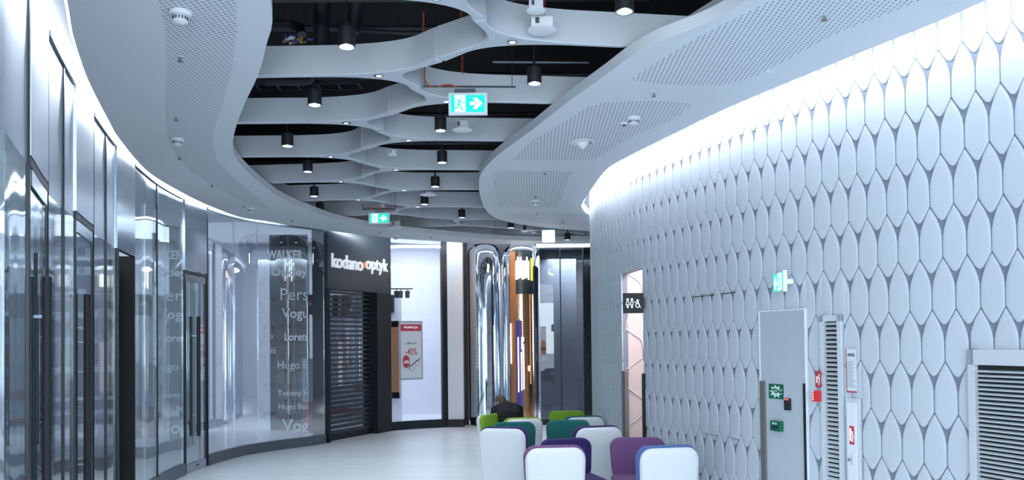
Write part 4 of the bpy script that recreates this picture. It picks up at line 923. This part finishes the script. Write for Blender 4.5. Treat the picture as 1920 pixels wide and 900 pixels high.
# dark panels with glowing bars imitate a shop reflection; box and stand inside
f2, w2, z0, z1 = atd(506, 578, 440, 775, 16.8)
t = thing('display_wall', 'dark display panel with brown strip behind the window lettering', 'display', tuple(f2.p(w2/2, z0, 0)))
MB().fbox(f2, 0, w2, .0, z1, -.1, 0).build('dark_panel', mat('display_dark', (.02, .022, .028), .25), t); MB().fbox(f2, w2*.42, w2*.50, z0, z1*.84, 0, .02).fbox(f2, w2*.60, w2*.66, z0, z1*.84, 0, .02).build('brown_strip', M['wood'], t)
k = MB()
for i in range(5): k.fbox(f2, w2*(.40+i*.055), w2*(.425+i*.055), zat(528, f2.o.x, f2.o.y)+.05*((i*7) % 3), zat(486, f2.o.x, f2.o.y)-.04*((i*5) % 3), .0, .02)
k.build('lit_bars', emis('soft_lit_bars', (.75, .95, 1), 1.3), t, label='glowing vertical bars')
f2, w2, z0, z1 = atd(591, 609, 440, 790, 16.6)  # second panel and bars imitate the bright sign mirrored in the glass
t = thing('display_wall', 'narrow dark display panel with lit bars right beside the portal jamb', 'display', tuple(f2.p(w2/2, 0, 0)))
MB().fbox(f2, 0, w2, 0, z1, -.1, 0).build('dark_panel', bpy.data.materials['display_dark'], t); MB().fbox(f2, w2*.5, w2*.7, 0, z1*.84, 0, .02).build('brown_strip', M['wood'], t)
k = MB()
for i in range(3): k.fbox(f2, w2*(.45+i*.16), w2*(.55+i*.16), zat(530, f2.o.x, f2.o.y)+.05*i, zat(490, f2.o.x, f2.o.y)-.03*((i*5) % 3), .0, .02)
k.build('lit_bars', bpy.data.materials['soft_lit_bars'], t, label='glowing vertical bars')
f2, w2, z0, z1 = atd(577, 589, 553, 590, 17.0); t = thing('brand_box', 'dark wall box with small red plate seen beside the portal', 'sign', tuple(f2.p(w2/2, z0, 0))); MB().fbox(f2, -.05, w2+.05, z0, z1, 0, .1).build('box', M['black'], t); MB().fbox(f2, -.01, w2-.02, z0+.17, z0+.30, .1, .105).build('red_plate', M['red'], t)
textmesh('Ray-Ban', f2, .0, w2-.03, z0+.2, z0+.26, .105, .002, 'plate_text', M['letter'], t)
f2, w2, z0, z1 = atd(577, 590, 672, 820, 16.2); t = thing('advert_stand', 'white advert stand with red foot beside the portal', 'advert stand', tuple(f2.p(w2/2, 0, 0))); MB().fbox(f2, -.1, w2, .62, 1.5, 0, .03).build('white_sheet', M['paper'], t); MB().fbox(f2, -.1, w2, .0, .62, 0, .03).build('red_foot', M['promo'], t)
f2, w2, z0, z1 = atd(622, 712, 668, 775, 18.34); t = thing('counter_poster', 'white promotion poster behind the roller shutter', 'poster', tuple(f2.p(w2/2, z0, 0)))
MB().fbox(f2, 0, w2, z0, z1, 0, .03).build('sheet', M['paper'], t); MB().fbox(f2, 0, w2, z0, z0+.13, .03, .034).build('red_band', M['promo'], t); textmesh('PROMOCJA', f2, w2*.32, w2*.8, z1-.17, z1-.08, .03, .004, 'headline', M['ink'], t); textmesh('40%', f2, w2*.4, w2*.85, z0+.5, z0+.72, .03, .004, 'discount_text', M['promo'], t, .02)
f2, w2, z0, z1 = atd(624, 712, 553, 590, 18.34); t = thing('counter_screen', 'grey picture panel behind the top of the shutter', 'picture', tuple(f2.p(w2/2, z0, 0))); MB().fbox(f2, 0, w2, z0, z1, 0, .03).build('panel', mat('pic_dark', (.06, .07, .085), .4), t); MB().fbox(f2, w2*.12, w2*.2, z0, z1, .03, .034).fbox(f2, w2*.4, w2*.75, z0, z1*.995, .03, .034).build('pale_image', mat('pic_grey', (.3, .32, .36), .5), t)

# ------------------------------------------------------------------ far end
# white column
c0, c1 = ray_d(838.5, 640, 17.0), ray_d(868, 640, 17.0)
t = thing('column', 'white square column with black base between window and chrome', 'column', ((c0.x+c1.x)/2, 17.2, 0)); cx = (c0.x+c1.x)/2; cw = c1.x-c0.x
MB().boxc((cx, 17.2, 2.1), cw, .4, 4.2).build('shaft', M['white'], t, bevel=.004); MB().boxc((cx, 17.18, .08), cw+.02, .44, .16).build('base', M['black'], t)
c0, c1 = ray_d(868.5, 640, 17.3), ray_d(877, 640, 17.3); o = MB().boxc(((c0.x+c1.x)/2, 17.46, 2.02), c1.x-c0.x, .1, 4.0).boxc(((c0.x+c1.x)/2, 17.45, .03), c1.x-c0.x+.02, .13, .06).build('black_post', M['black']); tag(o, 'narrow black post right of the white column', 'post')
# chrome columns
def arcpanel(cx, cy, r, a0, a1, z0, z1, th=.03, n=20, rtop=None):
    mb = MB(); vs = []; fs = []
    prof = [(0, z0), (0, z1)] if rtop is None else [(0, z0)]+[(rtop*(1-math.cos(i*math.pi/16)), z1-rtop+rtop*math.sin(i*math.pi/16)) for i in range(9)]
    m = len(prof)
    for i in range(n+1):
        a = a0+(a1-a0)*i/n
        for ins, z in prof: vs.append((cx+(r-ins)*math.sin(a), cy-(r-ins)*math.cos(a), z))
    for i in range(n):
        for j in range(m-1): fs.append((i*m+j, (i+1)*m+j, (i+1)*m+j+1, i*m+j+1))
    k0_ = len(vs)
    for i in range(n+1):
        a = a0+(a1-a0)*i/n
        for ins, z in prof: vs.append((cx+(r-ins-th)*math.sin(a), cy-(r-ins-th)*math.cos(a), z))
    for i in range(n):
        for j in range(m-1): fs.append((k0_+i*m+j, k0_+i*m+j+1, k0_+(i+1)*m+j+1, k0_+(i+1)*m+j))
    for i in range(n):
        fs.append((i*m, k0_+i*m, k0_+(i+1)*m, (i+1)*m)); fs.append((i*m+m-1, (i+1)*m+m-1, k0_+(i+1)*m+m-1, k0_+i*m+m-1))
    for i in (0, n):
        for j in range(m-1): fs.append((i*m+j, i*m+j+1, k0_+i*m+j+1, k0_+i*m+j))
    return mb.add(vs, fs)
def column_at(px0, px1, dist):
    a, b_ = ray_d(px0, 640, dist), ray_d(px1, 640, dist); return (a.x+b_.x)/2, (b_.x-a.x)/2
DC = 17.4; r90 = math.pi/2
cx, r = column_at(878, 940, DC); TOPZ = 3.93
t = thing('chrome_column', 'polished chrome rounded column with black foot left of lit shopfront', 'column', (cx, DC, 0))
arcpanel(cx, DC+.1, r, -r90, r90, .08, TOPZ, n=32, rtop=.22).build('mirror_cladding', M['chrome'], t, smooth=60); arcpanel(cx, DC+.1, r-.02, -r90, r90, 0, .09, n=24).build('foot', M['black'], t)
cx, r = column_at(942, 1013, DC)  # the shop mirrored in this chrome column is built as solid parts
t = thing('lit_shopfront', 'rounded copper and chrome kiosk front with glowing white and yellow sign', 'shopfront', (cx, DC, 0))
def ang(px):
    u = (ray_d(px, 640, DC).x-cx)/r; return math.asin(max(-1, min(1, u)))
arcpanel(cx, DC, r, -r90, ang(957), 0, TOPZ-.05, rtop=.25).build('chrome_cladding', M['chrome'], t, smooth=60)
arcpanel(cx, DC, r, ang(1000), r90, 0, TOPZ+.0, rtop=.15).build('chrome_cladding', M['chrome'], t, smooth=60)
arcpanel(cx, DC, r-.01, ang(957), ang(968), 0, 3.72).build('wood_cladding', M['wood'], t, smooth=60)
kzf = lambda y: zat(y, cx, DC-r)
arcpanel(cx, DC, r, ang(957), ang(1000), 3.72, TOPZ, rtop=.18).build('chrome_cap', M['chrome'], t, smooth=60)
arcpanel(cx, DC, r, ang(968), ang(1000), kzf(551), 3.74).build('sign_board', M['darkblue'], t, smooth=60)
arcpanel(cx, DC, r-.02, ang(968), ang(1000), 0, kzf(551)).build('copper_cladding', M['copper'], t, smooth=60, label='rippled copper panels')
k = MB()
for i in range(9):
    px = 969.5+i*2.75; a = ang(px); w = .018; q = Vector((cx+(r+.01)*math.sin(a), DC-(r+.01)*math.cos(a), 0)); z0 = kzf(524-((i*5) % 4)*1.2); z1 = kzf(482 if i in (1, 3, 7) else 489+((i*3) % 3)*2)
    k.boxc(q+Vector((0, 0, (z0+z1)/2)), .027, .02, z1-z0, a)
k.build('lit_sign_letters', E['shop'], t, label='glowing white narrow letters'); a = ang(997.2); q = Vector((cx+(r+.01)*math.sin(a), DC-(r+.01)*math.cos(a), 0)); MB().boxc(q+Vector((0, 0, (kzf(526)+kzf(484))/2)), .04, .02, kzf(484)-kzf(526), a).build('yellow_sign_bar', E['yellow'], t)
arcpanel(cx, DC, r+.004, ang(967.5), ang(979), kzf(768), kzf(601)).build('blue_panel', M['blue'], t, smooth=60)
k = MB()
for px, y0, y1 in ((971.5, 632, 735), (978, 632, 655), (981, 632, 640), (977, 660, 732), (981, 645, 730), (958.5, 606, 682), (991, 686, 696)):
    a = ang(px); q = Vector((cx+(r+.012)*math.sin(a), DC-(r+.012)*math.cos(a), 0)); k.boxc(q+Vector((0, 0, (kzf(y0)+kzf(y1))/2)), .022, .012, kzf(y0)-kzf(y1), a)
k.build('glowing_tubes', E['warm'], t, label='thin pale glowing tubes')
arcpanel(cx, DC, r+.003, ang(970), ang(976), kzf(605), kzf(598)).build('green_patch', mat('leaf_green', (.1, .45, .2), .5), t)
# warm beads on the copper, part of the built-in reflection
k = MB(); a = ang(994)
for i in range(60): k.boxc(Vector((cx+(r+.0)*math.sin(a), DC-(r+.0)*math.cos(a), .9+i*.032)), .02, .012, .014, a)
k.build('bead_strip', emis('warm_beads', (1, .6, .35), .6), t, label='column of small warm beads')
lamp('kiosk_lamp', 'AREA', (cx-.1, DC-1.3, 3.6), 9, (1, .6, .35), rot=(math.radians(25), 0, 0), size=.3)  # warm lamp added to light the built-in reflection
# dark shopfront right
g0, g1 = ray_d(1012, 640, 17.2), ray_d(1112, 640, 17.2); gt = zat(464, (g0.x+g1.x)/2, 17.2); gw = g1.x-g0.x+.6
nwin[0] += 1; t = sempty('window_%d' % nwin[0], (g0.x, 17.2, 0), 'dark smoked shop window beside the tiled wall')
us = [0, ray_d(1052, 640, 17.2).x-g0.x, ray_d(1095, 640, 17.2).x-g0.x, gw]
ff = Fr((g0.x, 17.2, 0), (1, 0), (0, -1))
for a, b_ in zip(us, us[1:]): MB().fbox(ff, a+.012, b_-.012, .12, gt, -.006, .006).build('pane', M['dglass'], t)
for a in us[1:3]: MB().fbox(ff, a-.012, a+.012, .12, gt, -.02, .01).build('joint', M['frame'], t)
MB().fbox(ff, 0, gw, 0, .12, -.05, .02).build('plinth', M['frame'], t)
MB().fbox(ff, us[2], gw, .12, gt, -.05, -.02).build('dark_return', M['frame'], t)
struct(MB().fbox(ff, -.05, gw+1.8, gt, 4.2, -.3, .03).build('wall_far_upper', M['white']), 'pale band above the dark shop window')
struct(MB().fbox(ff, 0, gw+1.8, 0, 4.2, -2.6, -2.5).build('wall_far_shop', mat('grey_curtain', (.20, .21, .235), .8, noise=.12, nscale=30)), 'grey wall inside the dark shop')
lamp('dark_shop_lamp', 'AREA', (g0.x+1.0, 18.3, 3.7), 150, (.9, .92, 1), size=1.5)
f2 = Fr((ray_d(1013.5, 640, 17.17).x, 17.17, 0), (1, 0), (0, -1)); pwid = 10.5*17.17/1500; pz0, pz1 = zat(677, f2.o.x, 17.17), zat(612, f2.o.x, 17.17)
t = thing('burger_poster', 'narrow poster with a burger picture on the dark shop window', 'poster', tuple(f2.p(pwid/2, pz0, 0)))
MB().fbox(f2, 0, pwid, pz0, pz1, 0, .006).build('sheet', mat('poster_pale', (.42, .47, .55), .5), t); h = pz1-pz0
MB().disc(f2, (pwid*.5, pz0+h*.48), pwid*.46, .006, .01, 20, h*.13).build('bun', mat('bun_brown', (.3, .15, .08), .5), t); MB().fbox(f2, pwid*.05, pwid*.95, pz0+h*.30, pz0+h*.40, .010, .013).build('patty', mat('patty', (.08, .05, .03), .6), t); MB().fbox(f2, pwid*.08, pwid*.92, pz0+h*.18, pz0+h*.29, .006, .01).build('lower_bun', mat('bun_brown_low', (.26, .13, .07), .5), t)
# mirrored upper strips over the chrome columns
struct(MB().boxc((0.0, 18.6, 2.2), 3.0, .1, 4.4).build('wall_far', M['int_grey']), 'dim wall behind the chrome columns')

# ------------------------------------------------------------------ chairs
FAB = dict(mauve=fabric('mauve_fabric', (.15, .065, .18)), purple=fabric('dark_purple_fabric', (.022, .011, .10)), teal=fabric('teal_fabric', (.0, .095, .095)), lime=fabric('lime_fabric', (.19, .38, .02)), blue=fabric('blue_fabric', (.07, .13, .34)))
def rrect(w, h, r, n=6):
    P = []
    for cx, cy, a0 in ((w/2-r, h/2-r, 0), (-w/2+r, h/2-r, 90), (-w/2+r, -h/2+r, 180), (w/2-r, -h/2+r, 270)):
        for i in range(n+1): a = math.radians(a0+90*i/n); P.append((cx+r*math.cos(a), cy+r*math.sin(a)))
    return P
def pillow(mb, w, h, th, r, c, ax='y', puff=.03, taper=0, lean=0, rr=.025, zref=0):
    """rounded cushion: outline in x-z (ax y) or x-y (ax z), thickness along the other axis"""
    lay = []; N = 5
    for i in range(N+1):
        a = math.pi/2*i/N; lay.append((rr*(1-math.sin(a)), -th/2+rr*(1-math.cos(a))))
    lay = [(rr*(1-math.sin(math.pi/2*i/N)), -th/2+rr*(1-math.cos(math.pi/2*i/N))) for i in range(N+1)]
    seq = [(ins, y) for ins, y in lay]+[(ins, -y) for ins, y in lay[::-1]]
    vs = []; fs = []; n = None
    seq = [(rr+.06, -th/2-puff*.55)]+seq+[(rr+.06, th/2+puff*.55)] if puff else seq
    seq = [(rr+.14, -th/2-puff)]+seq+[(rr+.14, th/2+puff)] if puff else seq
    for ins, y in seq:
        ww, hh = max(w-2*ins, .02), max(h-2*ins, .02); P = rrect(ww, hh, max(.01, min(r-ins*.6, ww/2-.005, hh/2-.005))); n = len(P)
        for px, pz in P:
            if ax == 'y':
                f = 1-taper*(.5-pz/h); z = c[2]+pz; vs.append((c[0]+px*f, c[1]+y-lean*(z-zref), z))
            else: vs.append((c[0]+px, c[1]+pz, c[2]+y))
    m = len(seq)
    for k in range(m-1):
        for i in range(n): j = (i+1) % n; fs.append((k*n+i, k*n+j, (k+1)*n+j, (k+1)*n+i))
    fs.append(tuple(range(n))[::-1]); fs.append(tuple(range((m-1)*n, m*n)))
    return mb.add(vs, fs)
CH_W, CH_T = .56, .80
protos = {}
def chair_meshes():
    out = {}
    mb = MB(); pillow(mb, CH_W-.014, CH_T-.055, .10, .11, (0, -.25, .05+(CH_T-.055)/2), 'y', .016, .10, .10, .048, .4); out['backrest_shell'] = mb
    mb = MB(); pillow(mb, CH_W+.012, .43, .085, .11, (0, -.172, .592), 'y', .01, .10, .10, .022, .4); out['backrest_cushion'] = mb
    mb = MB(); pillow(mb, CH_W-.01, .56, .11, .08, (0, .05, .385), 'z', .008, 0, 0, .03); out['seat_cushion'] = mb
    mb = MB(); pillow(mb, CH_W-.03, .54, .28, .09, (0, .04, .19), 'z', 0, 0, 0, .02); out['base'] = mb
    mb = MB()
    for sx in (-1, 1):
        for sy in (-.16, .24): mb.lathe([(.02, 0), (.022, .05)], (sx*.2, sy, 0), 12)
    out['feet'] = mb
    return out
CM = chair_meshes()
def chair(px, top, face_deg, color, label, zt=.80):
    """px/top = picture position of the middle of the backrest's top edge; face_deg = heading of the front (0 = away, 180 = to viewer, 90 = left)"""
    q = U(px, top, zt-.005); a = math.radians(face_deg); back = Vector((math.sin(a), -math.cos(a), 0))*.27
    o3 = Vector((q.x, q.y, 0))-back
    t = thing('lounge_chair', label, 'chair', (o3.x, o3.y, 0), a, 'white shelled lounge chairs'); t.scale = (1, 1, zt/CH_T)
    for nm, mb in CM.items():
        key = (nm, color)
        m_ = {'backrest_shell': M['lmat'], 'base': M['lmat'], 'feet': M['black']}.get(nm, FAB[color])
        if key not in protos:
            ob = mb.build(nm, m_, None, smooth=60); protos[key] = ob; c = ob
        else: c = protos[key].copy(); COL.objects.link(c)
        c.parent = t; c.location = (0, 0, 0)
    return t
chair(1041, 839, 4, 'mauve', 'white shelled chair with mauve rim, nearest at bottom centre', .86)
chair(1254, 839, 10, 'blue', 'white shelled chair with blue rim, nearest at the right', .86)
chair(1056, 823, 196, 'purple', 'dark purple cushioned chair facing the viewer behind the mauve rimmed one', .78)
chair(942, 803, -17, 'purple', 'white shelled chair with purple rim at far left of the group', .84)
chair(1194, 821, 176, 'mauve', 'mauve cushioned chair facing the viewer before the tiled wall', .80)
chair(1122, 801, 14, 'purple', 'white shelled chair with purple rim behind the mauve seat', .84)
chair(962, 792, 188, 'teal', 'teal cushioned chair at the left, next to white shell', .76)
chair(1065, 788, 178, 'teal', 'teal cushioned chair in the middle facing the viewer', .80)
chair(982, 785, 12, 'lime', 'white shelled chair with lime rim in front of the man', .73)
chair(1096, 782, 10, 'teal', 'white shelled chair with teal rim near the far right', .78)
chair(1063, 771, 178, 'lime', 'lime cushioned chair farthest back facing the viewer', .70)
ch6 = chair(916, 777, 235, 'lime', 'lime cushioned chair turned sideways where the man sits', .68)

# ------------------------------------------------------------------ seated man
def skin(name, pts, edges, radii, m_, parent, sub=2, root=0, label=None):
    me = bpy.data.meshes.new(name); me.from_pydata([tuple(p) for p in pts], edges, []); me.materials.append(m_)
    o = bpy.data.objects.new(name, me); COL.objects.link(o); sk = o.modifiers.new('skin', 'SKIN'); sk.use_smooth_shade = True
    for i, r in enumerate(radii): me.skin_vertices[0].data[i].radius = (r, r) if not isinstance(r, tuple) else r
    me.skin_vertices[0].data[root].use_root = True
    s = o.modifiers.new('sub', 'SUBSURF'); s.levels = sub; s.render_levels = sub
    o.parent = parent
    if label: o['label'] = label
    return o
def grow(name, pts, edges, radii, m_, parent, root=0, label=None):
    o = skin(name, pts, edges, radii, m_, parent, 2, root)
    bpy.context.view_layer.update()
    me = bpy.data.meshes.new_from_object(o.evaluated_get(bpy.context.evaluated_depsgraph_get()))
    for p in me.polygons: p.use_smooth = True
    o.modifiers.clear(); o.data = me
    if label: o['label'] = label
    return o
dm = 12.5; mp = ray_d(953, 700, dm)
man = thing('person', 'man in a dark suit seated hunched with his back to us', 'person', (mp.x, mp.y, 0), math.radians(14))
# local frame: +y is where he faces (away from the viewer)
V = Vector
bones = [((-.085, -.03, .50), (-.09, .0, .66), .115, .115), ((.085, -.03, .50), (.09, .0, .66), .115, .115), ((0, -.03, .5), (0, .0, .66), .12, .125),
 ((-.09, .0, .66), (-.10, .07, .755), .115, .085), ((.09, .0, .66), (.10, .07, .755), .115, .085), ((0, .0, .66), (0, .08, .77), .125, .095),
 ((-.10, .07, .76), (-.19, .10, .735), .085, .07), ((.10, .07, .76), (.19, .10, .735), .085, .07), ((0, .08, .78), (-.02, .15, .83), .08, .058),
 ((-.195, .10, .735), (-.235, .16, .56), .068, .052), ((-.235, .16, .56), (-.13, .43, .53), .050, .036), ((.195, .10, .735), (.235, .16, .56), .068, .052), ((.235, .16, .56), (.13, .43, .53), .050, .036),
 ((-.09, .0, .475), (-.15, .40, .475), .095, .066), ((-.15, .40, .475), (-.16, .43, .10), .062, .046), ((.09, .0, .475), (.15, .40, .475), .095, .066), ((.15, .40, .475), (.16, .43, .10), .062, .046)]
bm = bmesh.new()
for a_, b__, ra_, rb_ in bones:
    a_, b__ = Vector(a_), Vector(b__); n_ = max(3, int((b__-a_).length/.025))
    for q_ in range(n_+1): bmesh.ops.create_icosphere(bm, subdivisions=2, radius=ra_+(rb_-ra_)*q_/n_, matrix=Matrix.Translation(a_.lerp(b__, q_/n_)))
me = bpy.data.meshes.new('suit'); bm.to_mesh(me); bm.free(); me.materials.append(M['suit']); suit = bpy.data.objects.new('suit', me); COL.objects.link(suit)
rm = suit.modifiers.new('r', 'REMESH'); rm.mode = 'VOXEL'; rm.voxel_size = .012; sm = suit.modifiers.new('s', 'SMOOTH'); sm.factor = .6; sm.iterations = 14
bpy.context.view_layer.update(); me2 = bpy.data.meshes.new_from_object(suit.evaluated_get(bpy.context.evaluated_depsgraph_get()))
for p in me2.polygons: p.use_smooth = True
suit.modifiers.clear(); suit.data = me2; suit.parent = man; suit['label'] = 'black suit jacket and trousers'
# head turned left and bowed
mb = MB(); 
def head_mesh():
    bm = bmesh.new(); bmesh.ops.create_uvsphere(bm, u_segments=28, v_segments=20, radius=1)
    for v in bm.verts:
        x, y, z = v.co; 
        zz = z*.122; yy = y*.096*(1.0 if z > -.2 else 1+.12*(z+.2)); xx = x*.078*(1 if z > -.1 else 1+.35*(z+.1))
        if y > .75 and abs(x) < .3 and -.35 < z < .15: yy += .016*(1-abs(z+.1)/.3)        # nose
        if y > .6 and z < -.5: yy += .012                                                  # chin
        v.co = (xx, yy, zz)
    me = bpy.data.meshes.new('head'); bm.to_mesh(me); bm.free()
    for p in me.polygons: p.use_smooth = True
    return me
hm = head_mesh(); hm.materials.append(M['skin']); head = bpy.data.objects.new('head', hm); COL.objects.link(head)
hp = ray_d(944, 762, dm+.0); loc = Matrix.Rotation(-math.radians(14), 3, 'Z') @ (Vector((hp.x, hp.y, 0))-Vector((mp.x, mp.y, 0))); hl = Vector((loc.x, .19, .835))
head.parent = man; head.location = hl; head.rotation_euler = (math.radians(-28), 0, math.radians(38))
# hair: cap over crown and back
bm = bmesh.new(); bmesh.ops.create_uvsphere(bm, u_segments=32, v_segments=24, radius=1)
dele = [v for v in bm.verts if (v.co.y > .45 and v.co.z < .55) or v.co.z < -.45 or (v.co.y > .05 and v.co.z < .0)]
bmesh.ops.delete(bm, geom=dele, context='VERTS')
for v in bm.verts:
    x, y, z = v.co; k_ = 1+.02*math.sin(x*22+z*9)*math.cos(y*19); v.co = (x*.083*k_, y*.101*k_-.002, z*.127*k_+.002)
me = bpy.data.meshes.new('hair'); bm.to_mesh(me); bm.free(); me.materials.append(M['hair'])
for p in me.polygons: p.use_smooth = True
hair = bpy.data.objects.new('hair', me); COL.objects.link(hair); hair.parent = head; hair.modifiers.new('s', 'SOLIDIFY').thickness = .006
k = MB()
for sx in (-1, 1):
    k.lathe([(.004, -.03), (.014, -.02), (.017, .0), (.016, .018), (.006, .028)], (sx*.080, -.002, -.008), 12)
k.build('ear', M['skin'], None, smooth=60).parent = head
k = MB(); P = [Vector((.079*math.sin(a)*1.03, .094*math.cos(a)*1.04, -.05+.03*abs(math.sin(a)))) for a in [math.radians(d_) for d_ in range(-70, 71, 10)]]
vs = []; fs = []
for p in P: vs += [p+Vector((0, 0, -.045*max(.12, math.cos(p.x*14)))), p+Vector((0, 0, .035*max(.1, math.cos(p.x*14))))]
for i in range(len(P)-1): fs.append((2*i, 2*i+2, 2*i+3, 2*i+1))
k.add(vs, fs); mo = k.build('face_mask', M['black'], None, smooth=60, label='black face mask'); mo.parent = head; mo.modifiers.new('s', 'SOLIDIFY').thickness = .003
grow('neck', [V((0, .12, .79)), V((hl.x*.6, .16, .82)), V((hl.x, .185, .85))], [(0, 1), (1, 2)], [.06, .055, .05], M['skin'], man)
# hands resting together on the knees
for sx in (-1, 1):
    pts = [V((sx*.13, .49, .515)), V((sx*.085, .52, .51)), V((sx*.05, .54, .505))]; ed = [(0, 1), (1, 2)]; rr = [.026, .03, .028]
    for j in range(4):
        b0 = V((sx*.04, .52+.018*j, .52-.006*j)); n0 = len(pts); pts += [b0, b0+V((-sx*.028, .008, .004)), b0+V((-sx*.045, .006, -.014))]; ed += [(2, n0), (n0, n0+1), (n0+1, n0+2)]; rr += [.010, .009, .0075]
    n0 = len(pts); pts += [V((sx*.075, .50, .535)), V((sx*.045, .49, .545))]; ed += [(1, n0), (n0, n0+1)]; rr += [.012, .010]
    grow('hand', pts, ed, rr, M['skin'], man)
for sx in (-1, 1):
    k = MB(); pillow(k, .095, .27, .07, .045, (sx*.16, .52, .045), 'z', .005, 0, 0, .03); so = k.build('shoe', M['black'], None, smooth=60); so.parent = man

# collect lattice check output
print('objects', len(bpy.data.objects))
